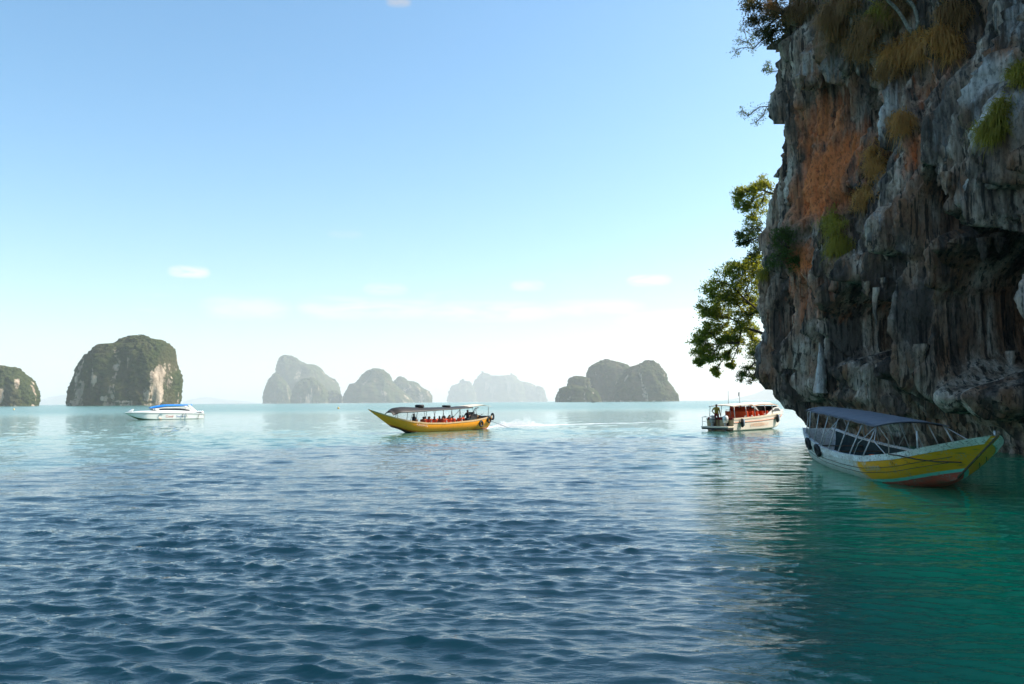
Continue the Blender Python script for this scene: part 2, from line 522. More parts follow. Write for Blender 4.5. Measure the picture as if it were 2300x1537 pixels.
def cliff_disp(S, Z):
    prof_z = [-2, .2, .8, 1.5, 2.2, 2.9, 4, 5.6, 8.6, 11, 14.6, 17.6, 20.7, 23.7, 30, 38]
    prof_d = [-3.2, -3.2, -2.9, -2.4, -2.0, -1.5, -1.05, -1.1, -.95, -.95, -1.8, -2.4, -2.5, -2.4, -2.4, -3.6]
    D = np.interp(Z, prof_z, prof_d)
    wz = Z + 0.5 * perlin(S * .35, Z * .25, 7.7)
    ws = S + 0.7 * perlin(S * .22, Z * .12, 1.7) + 0.25 * perlin(S * .9, Z * .35, 4.1)
    D = D + 0.8 * fbm(ws / 4.2, wz / 9.0, 0.5, 3)
    # hanging draperies: vertical ribs that vary slowly with height
    rib = 1 - np.abs(perlin(ws * 1.05, wz * .065, 2.5)) * 2.2
    D = D + 1.0 * np.clip(rib, -.4, 1) ** 2 * np.sign(rib) * sstep(1.5, 4, Z)
    rib2 = 1 - np.abs(perlin(ws * 2.6, wz * .11, 5.5)) * 2.2
    D = D + 0.42 * np.clip(rib2, -.3, 1)
    # recesses and caves: (px, py centre, half width px, top py, bottom py, depth)
    for px, hw, pt, pb, dep, st in [(2195, 115, 465, 900, 8.5, .35), (1925, 80, 630, 830, 4.5, .30), (2110, 45, 365, 560, 2.6, .3), (1883, 28, 190, 280, 2.2, .25),
                                    (1938, 18, 250, 400, 1.3, .3), (1765, 20, 655, 800, 1.5, .3), (1815, 14, 125, 250, 1.2, .2), (2255, 30, 20, 110, 1.6, .3),
                                    (1830, 25, 740, 900, 1.0, .4), (2010, 40, 640, 860, 1.5, .4), (2262, 22, 130, 190, .9, .25), (1880, 30, 420, 520, .7, .3)]:
        s0, zt = cliff_sz(px, pt); s1, zb = cliff_sz(px, pb)
        sa, _ = cliff_sz(px - hw, pt); sb, _ = cliff_sz(px + hw, pt)
        sc, sw = (sa + sb) / 2, max(abs(sb - sa) / 2, .4)
        arch = zt - (zt - zb) * 0.45 * np.clip(np.abs(S - sc) / sw, 0, 1) ** 2 + .5 * perlin(S * .7, px * .1, .3) + .25 * perlin(S * 2.1, px * .1, .7)
        mk = (1 - sstep(.72, 1.05, np.abs(S - sc) / sw)) * (1 - sstep(-st, st * .3, Z - arch)) * sstep(0, (zt - zb) * .35, Z - zb)
        D = D - dep * mk
    # placed lobes: (px centre, py top, py bottom, width px, depth)
    lob = [(1743, 40, 470, 40, .7), (1788, 40, 205, 62, 1.1), (1838, 90, 188, 36, .9), (1905, 90, 470, 24, .8), (1932, 130, 560, 20, .7), (1965, 130, 345, 30, 1.0),
           (1985, 300, 520, 40, .7), (2085, 60, 480, 56, .9), (2135, 60, 410, 60, 1.1), (2050, 350, 580, 38, .8), (2245, -60, 540, 70, 1.9), (2205, -40, 330, 40, 1.0), (2292, 180, 430, 40, 1.6),
           (2010, 420, 575, 80, 1.3), (1925, 540, 640, 70, 1.4), (1800, 480, 640, 36, .8), (1722, 560, 858, 30, .5), (1760, 600, 850, 30, .6), (1830, 560, 720, 40, .4),
           (2050, 580, 880, 46, 1.3), (2030, 560, 760, 40, 1.0), (2270, 620, 830, 16, .7), (2235, 640, 800, 14, .7), (2210, 700, 860, 12, .6),
           (1780, 830, 905, 60, .7), (1900, 850, 950, 120, .8), (2080, 760, 930, 120, 1.2), (2200, 830, 945, 90, 1.2), (1845, 900, 960, 30, .6), (2275, 850, 1000, 60, 1.0)]
    L = np.zeros_like(D)
    items = []
    for px, pt, pb, w, dep in lob:
        s0, zt = cliff_sz(px, pt); _, zb = cliff_sz(px, pb)
        sa, _ = cliff_sz(px - w / 2, pt); sb, _ = cliff_sz(px + w / 2, pt)
        items.append((s0, zt, zb, max(abs(sb - sa), .5), dep * 1.2))
    r3 = np.random.default_rng(5)
    for _ in range(300):
        s0 = r3.uniform(S_TIP - 6, S_EDGE + 4)
        zb = r3.choice([r3.normal(3.4, .8), r3.normal(7.5, 1.2), r3.normal(11, 1.3), r3.uniform(12, 28)])
        ln = r3.uniform(1.5, 7.0)
        items.append((s0, zb + ln, zb, r3.uniform(.32, 1.0), r3.uniform(.3, 1.0)))
    for s0, zt, zb, w, dep in items:
        m = (np.abs(S - s0) < w * 1.2 + .3) & (Z < zt) & (Z > zb - .2)
        if not m.any():
            continue
        s = S[m] - s0 + 0.16 * w * perlin(Z[m] * .5, s0, 1.1) * 2; z = Z[m]
        t = (zt - z) / (zt - zb)
        wf = 0.5 * w * (0.62 + 0.38 * np.sin(np.clip(t, 0, 1) * 2.6)) * np.sqrt(np.clip(1 - np.clip((t - .7) / .3, 0, 1) ** 2.2, 0, 1))
        pr = np.sqrt(np.clip(1 - (s / np.maximum(wf, .02)) ** 2, 0, 1))
        v = dep * sstep(0, .55, t) * pr * (t <= 1)
        L[m] = np.maximum(L[m], v)
    D = D + L
    # pitted limestone skin
    D = D + 0.20 * fbm(S * 1.3, Z * .9, 8.8, 4, .58) + 0.07 * (1 - 2 * np.abs(fbm(S * 2.6, Z * 1.2, 3.8, 3)))
    return D


def make_rock_material():
    m, nt, out = new_mat('limestone')
    pos = nd(nt, 'ShaderNodeNewGeometry').outputs['Position']
    st = noise(nt, mapping(nt, pos, (1.0, 1.0, 0.10)), 1.5, 7.0, 0.62, 0.5)
    st2 = noise(nt, mapping(nt, pos, (1.0, 1.0, 0.07), (5, 3, 1)), 4.2, 5.0, 0.6, 0.3)
    bl = noise(nt, mapping(nt, pos, (1, 1, .6)), 0.38, 5.0, 0.6, 0.4)
    fine = noise(nt, mapping(nt, pos, (1, 1, .55)), 6.0, 6.0, 0.7)
    fine_ = noise(nt, mapping(nt, pos, (1, 1, .3)), 3.0, 5.0, 0.65)
    grey = ramp(nt, st, [(0.27, (0.035, 0.028, 0.023, 1)), (0.38, (0.19, 0.132, 0.096, 1)), (0.49, (0.46, 0.35, 0.265, 1)), (0.63, (0.76, 0.64, 0.53, 1))])
    c = mixc(nt, ramp(nt, bl, [(0.44, 0.0), (0.62, 0.9)]), grey, mixc(nt, st2, (0.13, 0.052, 0.026, 1), (0.58, 0.29, 0.15, 1)))
    # charcoal lichen and algae crust in tall irregular sheets
    cr = noise(nt, mapping(nt, pos, (1.0, 1.0, 0.16), (9, 4, 2)), 0.62, 6.0, 0.6, 0.6)
    c = mixc(nt, ramp(nt, cr, [(0.47, 0.0), (0.56, 0.86)]), c, mixc(nt, fine_, (0.040, 0.032, 0.027, 1), (0.125, 0.100, 0.084, 1)))
    # black water streaks
    c = mixc(nt, mth(nt, 'MULTIPLY', ramp(nt, st2, [(0.54, 0.0), (0.60, 1.0)]), 0.82), c, (0.016, 0.015, 0.014, 1))
    rust = attr(nt, 'rust').outputs['Fac']
    rf = ramp(nt, mth(nt, 'ADD', rust, mth(nt, 'MULTIPLY', mth(nt, 'SUBTRACT', st, 0.5), 1.6)), [(0.25, 0.0), (0.75, 1.0)])
    rcol = mixc(nt, fine, (0.58, 0.150, 0.050, 1), (0.92, 0.30, 0.10, 1))
    c = mixc(nt, rf, c, rcol)
    pale = attr(nt, 'pale').outputs['Fac']
    pf = ramp(nt, mth(nt, 'ADD', pale, mth(nt, 'MULTIPLY', mth(nt, 'SUBTRACT', st2, 0.5), 1.4)), [(0.4, 0.0), (1.0, 1.0)])
    c = mixc(nt, pf, c, (0.80, 0.74, 0.69, 1))
    moss = attr(nt, 'moss').outputs['Fac']
    mf = ramp(nt, mth(nt, 'ADD', moss, mth(nt, 'MULTIPLY', mth(nt, 'SUBTRACT', fine, 0.5), 1.5)), [(0.4, 0.0), (0.8, 0.85)])
    c = mixc(nt, mf, c, (0.055, 0.052, 0.016, 1))
    c = mixc(nt, ramp(nt, fine, [(0.36, 0.55), (0.50, 0.0)]), c, (0.02, 0.018, 0.016, 1))
    hg = mth(nt, 'ADD', mth(nt, 'MULTIPLY', fine, 0.17), mth(nt, 'MULTIPLY', st2, 0.17))
    vo = nd(nt, 'ShaderNodeTexVoronoi', {'Vector': mapping(nt, pos, (1, 1, .6)), 'Scale': 5.0}).outputs[0]
    hg = mth(nt, 'ADD', hg, mth(nt, 'MULTIPLY', vo, 0.05))
    bp = nd(nt, 'ShaderNodeBump', {'Strength': 0.9, 'Distance': 1.0, 'Height': hg})
    p = nd(nt, 'ShaderNodeBsdfPrincipled', {'Base Color': c, 'Roughness': 0.86, 'Specular IOR Level': 0.25, 'Normal': bp.outputs[0]})
    nt.links.new(p.outputs[0], out.inputs[0])
    return m


ROCK = make_rock_material()


def make_cliff():
    s = np.concatenate([np.linspace(0, S_TIP - 14, 30, endpoint=False), np.linspace(S_TIP - 14, S_TIP - 4, 60, endpoint=False),
                        np.arange(S_TIP - 4, S_EDGE + 1, 0.062), np.linspace(S_EDGE + 1.1, WS[-1], 70)])
    z = np.concatenate([[-2.0, -1.2], np.arange(-.6, 26.5, 0.068), np.linspace(26.8, 38, 42)])
    S, Z = np.meshgrid(s, z, indexing='ij')
    D = cliff_disp(S, Z)
    x, y, nx, ny = wall_at(s)
    X = x[:, None] + nx[:, None] * D; Y = y[:, None] + ny[:, None] * D
    # plateau on top, running back from the edge
    T = np.interp(s, [S_TIP - 30, S_TIP - 4, S_TIP, S_TIP + 6, S_TIP + 12, S_TIP + 18, S_EDGE], [27, 29, 30, 32, 36, 40, 45])  # crest out of view; heights shaped so its shadow reaches across the sea
    Zt = np.where(Z > 26, 26 + (Z - 26) * (T[:, None] - 26) / 12, Z)
    top = []
    for k, (back, up) in enumerate([(1.5, 1.2), (4, 2.2), (9, 3.0), (18, 3.4)]):
        bump = 0.8 * fbm(s * .3, k * 1.7, 2.2, 3)
        top.append(np.stack([X[:, -1] - nx * back * .7 + back * .3, Y[:, -1] - ny * back * .7, T + up + bump], -1))
    V = np.stack([X, Y, Zt], -1)
    V = np.concatenate([V] + [t[:, None, :] for t in top], axis=1)
    nv = V.shape[1]
    Sx = np.concatenate([S] + [S[:, -1:]] * 4, 1); Zx = V[..., 2]

    def spot(lst):
        a = np.zeros_like(Sx)
        for px, py, wx, wy, k in lst:
            s0, z0 = cliff_sz(px, py); sa, _ = cliff_sz(px - wx, py); sb, _ = cliff_sz(px + wx, py); _, z1 = cliff_sz(px, py - wy)
            a = np.maximum(a, k * np.exp(-np.abs((Sx - s0) / max(abs(sb - sa) / 2, .3)) ** 3 - np.abs((Zx - z0) / (z1 - z0)) ** 3))
        return a.ravel()
    rust = spot([(1822, 400, 55, 105, 1.0), (1800, 280, 45, 90, .62), (1805, 585, 28, 45, .75), (2035, 340, 28, 60, .6), (2050, 430, 14, 60, .55), (1800, 670, 70, 70, .42),
                 (2060, 170, 70, 50, .42), (1925, 300, 25, 160, .35), (2160, 600, 25, 50, .35), (2110, 520, 20, 40, .4), (2285, 90, 30, 40, .4)])
    pale = spot([(1968, 260, 16, 75, .95), (2235, 190, 38, 70, .9), (2240, 450, 45, 100, .75), (2285, 270, 25, 80, .85), (2150, 270, 40, 150, .40), (1725, 780, 16, 70, .7), (1712, 660, 12, 60, .7),
                 (1790, 150, 25, 50, .55), (1840, 150, 12, 40, .5), (2010, 500, 40, 50, .45), (2060, 200, 20, 90, .5), (1880, 930, 40, 22, .55), (1905, 960, 50, 25, .8), (2040, 900, 60, 60, .25), (2215, 40, 30, 90, .55)])
    moss = spot([(1770, 560, 40, 60, .9), (1830, 880, 15, 60, .8), (1905, 600, 30, 30, .6), (1880, 60, 90, 90, .7), (2040, 60, 90, 60, .7), (1720, 60, 40, 80, .8), (2240, 280, 30, 60, .5), (1880, 500, 40, 50, .6)])
    F = grid_faces(len(s), nv, flip=True)
    o = np_obj('cliff', V.reshape(-1, 3), F, ROCK, attrs={'rust': rust, 'pale': pale, 'moss': moss})
    tag(o, 'towering grey limestone cliff with rust stains, drip stone and a dark sea cave', None, None, 'structure')
    return o, V.reshape(-1, 3), F


cliff, CV, CF = make_cliff()
BVH = BVHTree.FromPolygons([tuple(v) for v in CV.tolist()], [tuple(f) for f in CF.tolist()])


def hit(px, py):
    d = CAM_M.to_3x3() @ Vector(((px - PW / 2) / FPX, (PH / 2 - py) / FPX, -1.0))
    d.normalize()
    p, n, i, t = BVH.ray_cast(Vector((0, 0, CAM_H)), d)
    if p is None:
        s, z = cliff_sz(px, py); x, y, nx, ny = wall_at(s)
        return Vector((x, y, z)), Vector((nx, ny, 0))
    if n.dot(d) > 0: n = -n
    return p, n


def stalactite(px, py, length, rad, bend, seed, flipz=False, pale=0.6):
    """a free-standing drip-stone part, rooted in the rock"""
    p, n = hit(px, py)
    nz, na = 40, 18
    t = np.linspace(0, 1, nz)[:, None]; a = np.linspace(0, 2 * np.pi, na, endpoint=False)[None, :]
    rr = rad * (1 - t) ** .65 * (1 + .28 * fbm(np.cos(a) * 1.2 + seed, np.sin(a) * 1.2, t * 5 + seed, 3)) + .012
    cx = bend[0] * np.sin(t * 2.2) + .06 * perlin(t * 4, seed, .3); cy = bend[1] * np.sin(t * 2.2)
    zz = (t * length) * (1 if flipz else -1)
    base = p + n * rad * .9 + Vector((0, 0, rad * (-.8 if flipz else .8)))
    V = np.stack([base.x + cx + rr * np.cos(a), base.y + cy + rr * np.sin(a), base.z + zz + 0 * a], -1).reshape(-1, 3)
    F = grid_faces(nz, na)
    i = np.arange(nz - 1)[:, None] * na; j = np.arange(na)[None, :]
    F = np.stack([i + j, i + (j + 1) % na, i + na + (j + 1) % na, i + na + j], -1).reshape(-1, 4)
    n_ = len(V)
    o = np_obj('stalagmite' if flipz else 'stalactite', V, F, ROCK, cliff, attrs={'rust': np.zeros(n_), 'pale': np.full(n_, pale), 'moss': np.zeros(n_)})
    return o


for k, a in enumerate([(1968, 655, 1.9, .17, (-.05, .1), .9), (1985, 632, 1.2, .2, (0, .1), .5), (2062, 790, 1.6, .35, (0, 0), .3), (2200, 545, 1.1, .3, (0, 0), .75),
                       (2232, 535, .9, .34, (0, 0), .6), (1716, 845, .7, .22, (0, 0), .4), (1765, 845, .8, .2, (0, 0), .1), (1792, 190, 1.0, .35, (0, 0), .35),
                       (1838, 180, .8, .25, (0, 0), .4), (1945, 640, .8, .18, (0, 0), .2), (2265, 800, 1.2, .2, (0, 0), .2), (2120, 400, 1.0, .25, (0, 0), .2)]):
    stalactite(a[0], a[1], a[2], a[3], a[4], k * 3.7, pale=a[5] * .45)
stalactite(1850, 876, 2.9, .36, (.1, 0), 41.0, True, .7)

# ------------------------------------------------------------------ karst islands
def make_island_material(name, forest=1.0):
    m, nt, out = new_mat(name)
    pos = nd(nt, 'ShaderNodeTexCoord').outputs['Object']
    crown = attr(nt, 'crown').outputs['Fac']
    rockm = attr(nt, 'bare').outputs['Fac']
    n1 = noise(nt, pos, 0.02, 5.0, 0.6)
    n2 = noise(nt, pos, 0.12, 5.0, 0.65)
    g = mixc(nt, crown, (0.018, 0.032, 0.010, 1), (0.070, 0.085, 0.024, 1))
    g = mixc(nt, ramp(nt, n1, [(0.45, 0.0), (0.68, 0.8)]), g, (0.090, 0.072, 0.036, 1))
    st = noise(nt, mapping(nt, pos, (1, 1, .12)), 0.09, 6.0, 0.65, .4)
    rk = ramp(nt, st, [(0.30, (0.10, 0.075, 0.055, 1)), (0.50, (0.38, 0.29, 0.21, 1)), (0.66, (0.58, 0.46, 0.35, 1))])
    f = ramp(nt, mth(nt, 'ADD', rockm, mth(nt, 'MULTIPLY', mth(nt, 'SUBTRACT', n2, 0.5), 1.3)), [(0.42, 0.0), (0.56, 1.0)])
    c = mixc(nt, f, g, rk)
    bp = nd(nt, 'ShaderNodeBump', {'Strength': 0.8, 'Distance': 6.0, 'Height': noise(nt, pos, 0.25, 4.0, .7)})
    p = nd(nt, 'ShaderNodeBsdfPrincipled', {'Base Color': c, 'Roughness': 0.9, 'Specular IOR Level': 0.1, 'Normal': bp.outputs[0]})
    nt.links.new(p.outputs[0], out.inputs[0])
    return m


ISL = make_island_material('jungle_limestone')


def karst(name, parent, dist, left, right, depth=0.8, nz=90, na=150, tree=7.0, rough=1.0, bare=(), seed=0.0, base_py=None):
    """one steep-sided karst hill: left and right flanks traced from the waterline up, closed to a full body at its own distance"""
    def P(q):
        v = pix(q[0], q[1], Y=dist)
        return (v.x, v.z)
    Lp = np.array([P(q) for q in left]); Rp = np.array([P(q) for q in right])
    top = max(Lp[-1, 1], Rp[-1, 1])
    tz = np.linspace(0, 1, nz)
    z = -6 + (top + 6) * (1 - (1 - tz) ** 1.7)
    xl = np.interp(z, np.maximum.accumulate(Lp[:, 1]), Lp[:, 0]); xr = np.interp(z, np.maximum.accumulate(Rp[:, 1]), Rp[:, 0])
    cx = (xl + xr) / 2; hw = np.maximum((xr - xl) / 2, 0.0)
    hwmax = hw.max()
    hd = depth * hwmax * (hw / hwmax) ** .8
    a = np.linspace(0, 2 * np.pi, na, endpoint=False)
    ca, sa = np.cos(a), np.sin(a)
    e = 2 / 2.6
    X = cx[:, None] + hw[:, None] * np.sign(ca) * np.abs(ca) ** e
    Y = dist + hd[:, None] * np.sign(sa) * np.abs(sa) ** e
    Z = np.repeat(z[:, None], na, 1)
    nxy = np.stack([np.broadcast_to(ca, X.shape), np.broadcast_to(sa, X.shape)], -1)
    sc = hwmax
    big = fbm(X / sc * 2.2 + seed, Y / sc * 2.2, Z / sc * 1.0, 3) * sc * .10 * rough
    rib = (1 - np.abs(perlin(X / sc * 3.6 + seed, Y / sc * 3.6, Z / sc * .7)) * 2) * sc * .05 * rough
    front = .35 + .65 * np.abs(sa)[None, :]
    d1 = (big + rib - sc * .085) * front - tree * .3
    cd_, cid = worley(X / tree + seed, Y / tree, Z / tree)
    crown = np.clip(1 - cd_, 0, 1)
    br = np.zeros_like(X)
    for px, py, wx, wy, k in bare:
        c = pix(px, py, Y=dist); w = abs(wx) * dist / FPX; h = wy * dist / FPX
        br = np.maximum(br, k * np.exp(-np.abs((X - c.x) / w) ** 2.5 - np.abs((Z - c.z) / h) ** 2.5) * (Y < dist + hwmax * depth * .1))
    # bare vertical streaks between the hanging jungle
    sk = perlin(X / sc * 5.2 + seed * 2, Y / sc * 5.2, Z / sc * 1.1)
    br = np.maximum(br, .50 * sstep(.22, .42, sk) * (1 - sstep(top * .60, top * .85, Z)))
    # wave-cut notch and pale band just above the sea
    br = np.maximum(br, .62 * (1 - sstep(top * .02, top * .06, Z)) * (.6 + .8 * perlin(X / sc * 6, Y / sc * 6, seed)))
    d2 = (crown - .3) * tree * .75 * (1 - np.clip(br * 1.3, 0, 1)) * (1 - tz[:, None] ** 12)
    d = d1 + d2
    X = X + nxy[..., 0] * d; Y = Y + nxy[..., 1] * d
    Z = Z + (crown - .3) * tree * .5 * sstep(.25, .9, tz)[:, None] * (1 - br)
    V = np.stack([X, Y, Z], -1).reshape(-1, 3)
    i = np.arange(nz - 1)[:, None] * na; j = np.arange(na)[None, :]
    F = np.stack([i + j, i + (j + 1) % na, i + na + (j + 1) % na, i + na + j], -1).reshape(-1, 4)
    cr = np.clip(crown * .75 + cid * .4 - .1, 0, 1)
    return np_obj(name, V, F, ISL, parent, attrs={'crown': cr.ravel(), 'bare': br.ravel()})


def island(label, group='karst islands in the bay'):
    e = empty('island')
    tag(e, label, None, None, 'structure')
    return e


# near left islands
i1 = island('dark green flat topped karst island with a tall bare ochre cliff at one end')
karst('karst_hill', i1, 1400, [(158, 909), (160, 880), (168, 855), (175, 835), (185, 815), (197, 800), (207, 797), (222, 782), (232, 776), (243, 775), (258, 774), (268, 763), (285, 757), (300, 756), (318, 753)],
      [(400, 909), (401, 870), (402, 850), (396, 835), (392, 815), (391, 800), (388, 785), (380, 775), (365, 765), (345, 762), (335, 757), (318, 753)],
      depth=.75, nz=170, na=280, tree=6.0, bare=[(384, 865, 12, 48, 1.0), (366, 890, 8, 22, .7), (253, 856, 6, 14, .8), (250, 845, 7, 45, .42), (285, 805, 16, 40, .36), (275, 896, 10, 8, .7), (200, 903, 16, 5, .7), (310, 903, 40, 5, .6)], seed=2.2)
i0 = island('green island with two pink bare rock faces at the foot')
karst('karst_hill', i0, 1500, [(-120, 909), (-112, 870), (-95, 840), (-60, 823), (-20, 819), (0, 820)],
      [(82, 909), (85, 890), (80, 876), (74, 862), (64, 849), (54, 843), (46, 830), (36, 826), (22, 825), (0, 820)], depth=.7, nz=120, na=220, tree=7.0,
      bare=[(12, 882, 13, 20, 1.0), (40, 890, 9, 18, 1.0)], seed=9.1)

# middle group, veiled by haze
i2 = island('hazy blue island group with one tall leaning summit beside a yellow buoy')
karst('karst_hill', i2, 7134, [(606, 907), (612, 860), (617, 838), (621, 820), (626, 805), (633, 799), (640, 798)],
      [(770, 907), (766, 880), (757, 860), (738, 845), (728, 832), (722, 827), (710, 819), (700, 819), (690, 820), (682, 815), (672, 808), (660, 801), (640, 798)], nz=80, na=130, tree=26, seed=1.0)
karst('karst_hill', i2, 6351, [(589, 907), (590, 888), (596, 870), (602, 855), (609, 843), (616, 839)], [(660, 907), (655, 880), (645, 862), (634, 848), (624, 841), (616, 839)], nz=60, na=100, tree=24, seed=3.0)
karst('karst_hill', i2, 5829, [(650, 907), (654, 882), (664, 863), (678, 853), (690, 850), (698, 849)], [(738, 907), (736, 880), (728, 866), (714, 855), (705, 850), (698, 849)], nz=60, na=110, tree=22,
      bare=[(701, 898, 7, 14, 1.0)], seed=4.0)
karst('karst_hill', i2, 6090, [(716, 907), (722, 892), (735, 880), (748, 877)], [(770, 907), (768, 888), (760, 880), (748, 877)], nz=40, na=80, tree=22, seed=5.0)
karst('karst_hill', i2, 7482, [(728, 907), (730, 862), (736, 851), (744, 849)], [(772, 907), (766, 880), (760, 862), (752, 852), (744, 849)], nz=40, na=80, tree=24, seed=6.0)
i3 = island('hazy blue rounded island with lower humps trailing down to one end')
karst('karst_hill', i3, 6090, [(768, 907), (774, 885), (780, 870), (786, 862), (796, 862), (806, 850), (820, 834), (833, 829), (846, 829)],
      [(932, 907), (925, 893), (905, 878), (892, 866), (884, 855), (878, 842), (868, 833), (856, 829), (846, 829)], nz=80, na=130, tree=22, seed=7.5)
karst('karst_hill', i3, 6699, [(872, 907), (880, 862), (887, 852), (893, 848), (899, 846)], [(972, 907), (972, 892), (966, 879), (956, 874), (946, 868), (938, 860), (928, 857), (918, 856), (910, 849), (899, 846)], nz=60, na=110, tree=22,
      bare=[(953, 895, 9, 14, .62)], seed=8.5)

# grey double-peaked island towards the sun
i4 = island('grey green island with two broad peaks beside the cliff side channel')
karst('karst_hill', i4, 3393, [(1310, 904), (1313, 850), (1318, 833), (1325, 822), (1338, 815), (1350, 810), (1362, 808)],
      [(1440, 904), (1436, 860), (1425, 828), (1410, 820), (1392, 815), (1378, 811), (1362, 808)], nz=80, na=140, tree=12, seed=11.0)
karst('karst_hill', i4, 3045, [(1376, 904), (1380, 872), (1390, 850), (1403, 835), (1418, 824), (1434, 819), (1445, 811), (1456, 810)],
      [(1527, 904), (1526, 888), (1518, 879), (1510, 867), (1502, 855), (1498, 840), (1491, 831), (1480, 817), (1470, 811), (1456, 810)], nz=90, na=160, tree=11,
      bare=[(1522, 892, 5, 10, .6)], seed=12.0)
karst('karst_hill', i4, 3262, [(1262, 904), (1272, 868), (1273, 855), (1280, 848), (1290, 846)], [(1330, 904), (1326, 852), (1310, 846), (1300, 847), (1290, 846)], nz=50, na=100, tree=11, seed=13.0)
karst('karst_hill', i4, 2914, [(1245, 904), (1248, 888), (1256, 873), (1270, 868), (1285, 864), (1296, 866)], [(1352, 904), (1346, 885), (1335, 873), (1318, 872), (1296, 866)], nz=50, na=110, tree=10, seed=14.0)

# far pale massif and ridges almost lost in the haze
i5 = island('pale blue jagged massif almost lost in the haze far off')
karst('karst_hill', i5, 11900, [(1048, 905), (1060, 862), (1070, 850), (1078, 838), (1083, 836)], [(1185, 905), (1176, 862), (1163, 855), (1152, 845), (1130, 846), (1108, 848), (1095, 840), (1083, 836)], nz=50, na=90, tree=60, depth=.6, seed=15.)
karst('karst_hill', i5, 12240, [(1090, 905), (1100, 850), (1120, 846), (1140, 843), (1148, 840)], [(1216, 905), (1206, 866), (1190, 860), (1170, 856), (1158, 845), (1148, 840)], nz=40, na=80, tree=60, depth=.6, seed=16.)
karst('karst_hill', i5, 11560, [(1002, 905), (1005, 880), (1016, 866), (1028, 862), (1036, 852), (1041, 851)], [(1075, 905), (1066, 870), (1056, 858), (1047, 860), (1041, 851)], nz=40, na=80, tree=60, depth=.7, seed=17.)
karst('karst_hill', i5, 12104, [(1166, 905), (1185, 866), (1200, 864), (1208, 872), (1216, 869)], [(1231, 905), (1230, 892), (1224, 878), (1216, 869)], nz=40, na=80, tree=60, depth=.7, seed=18.)
i6 = island('very faint low ridge showing in the gap between the two green islands')
karst('karst_hill', i6, 20000, [(70, 909), (85, 899), (110, 892), (140, 888), (160, 884)], [(330, 909), (290, 898), (240, 892), (200, 886), (160, 884)], nz=30, na=70, tree=60, depth=.3, rough=.6, seed=19.)
i7 = island('very faint low ridge on the horizon beyond the white speedboat')
karst('karst_hill', i7, 21500, [(395, 909), (420, 899), (450, 893), (475, 893)], [(600, 909), (570, 903), (530, 899), (500, 897), (475, 893)], nz=30, na=70, tree=60, depth=.3, rough=.6, seed=20.)
i8 = island('very faint pale mountain just clear of the overhanging cliff edge')
karst('karst_hill', i8, 16000, [(1600, 902), (1650, 895), (1690, 885), (1720, 872), (1745, 862)], [(1900, 902), (1860, 880), (1800, 868), (1745, 862)], nz=30, na=70, tree=60, depth=.3, rough=.6, seed=21.)

# ------------------------------------------------------------------ materials of the things
M = {}
M['pole'] = simple('galvanised_pole', (0.55, 0.55, 0.54, 1), (0.32, 0.30, 0.27, 1), rough=.4, scale=9, metal=.3)
M['dark_pole'] = simple('dark_pole', (0.05, 0.05, 0.05, 1), (0.09, 0.08, 0.07, 1), rough=.5)
M['rubber'] = simple('black_rubber', (0.012, 0.012, 0.013, 1), (0.03, 0.03, 0.03, 1), rough=.7, scale=14)
M['wood'] = simple('weathered_wood', (0.16, 0.115, 0.075, 1), (0.07, 0.05, 0.035, 1), rough=.8, scale=8, bump=.01)
M['hull_in'] = simple('inner_hull_paint', (0.030, 0.055, 0.050, 1), (0.015, 0.025, 0.023, 1), rough=.75, scale=5)
M['white'] = simple('white_gelcoat', (0.80, 0.79, 0.76, 1), (0.72, 0.70, 0.66, 1), rough=.25, scale=2, spec=.5)
M['white_paint'] = simple('white_paint', (0.72, 0.70, 0.66, 1), (0.50, 0.47, 0.42, 1), rough=.5, scale=4)
M['cream'] = simple('cream_canopy', (0.78, 0.66, 0.50, 1), (0.72, 0.60, 0.45, 1), rough=.55, scale=2)
M['blue_tarp'] = simple('blue_canvas', (0.02, 0.19, 0.62, 1), (0.015, 0.12, 0.45, 1), rough=.6, scale=3)
M['dark_glass'] = simple('tinted_glass', (0.012, 0.010, 0.010, 1), (0.02, 0.018, 0.018, 1), rough=.06, spec=.8)
M['orange'] = simple('orange_vinyl', (0.80, 0.11, 0.012, 1), (0.62, 0.05, 0.008, 1), rough=.5, scale=2)
M['vest'] = simple('orange_vest', (0.85, 0.13, 0.03, 1), (0.70, 0.07, 0.02, 1), rough=.7, scale=7)
M['grey_cowl'] = simple('grey_cowling', (0.42, 0.41, 0.40, 1), (0.34, 0.33, 0.32, 1), rough=.3)
M['engine'] = simple('greasy_engine', (0.02, 0.018, 0.016, 1), (0.07, 0.06, 0.05, 1), rough=.55, scale=9)
M['skin'] = simple('skin', (0.24, 0.115, 0.065, 1), (0.19, 0.09, 0.05, 1), rough=.6)
M['hair'] = simple('dark_hair', (0.010, 0.008, 0.007, 1), (0.02, 0.015, 0.012, 1), rough=.6)
M['navy'] = simple('navy_shirt', (0.012, 0.014, 0.025, 1), (0.02, 0.022, 0.035, 1), rough=.85)
M['yellow_shirt'] = simple('mustard_shirt', (0.36, 0.22, 0.03, 1), (0.28, 0.16, 0.02, 1), rough=.85)
M['red_shorts'] = simple('dark_red_shorts', (0.20, 0.012, 0.012, 1), (0.13, 0.01, 0.01, 1), rough=.85)
M['pale_shirt'] = simple('pale_shirt', (0.55, 0.50, 0.45, 1), (0.45, 0.4, 0.36, 1), rough=.85)
M['rope'] = simple('rope', (0.30, 0.26, 0.19, 1), (0.18, 0.15, 0.10, 1), rough=.9, scale=20)
M['dark_rope'] = simple('dark_rope', (0.05, 0.042, 0.03, 1), (0.09, 0.07, 0.05, 1), rough=.9, scale=20)
M['buoy'] = simple('yellow_buoy', (0.75, 0.42, 0.02, 1), (0.6, 0.32, 0.02, 1), rough=.4)
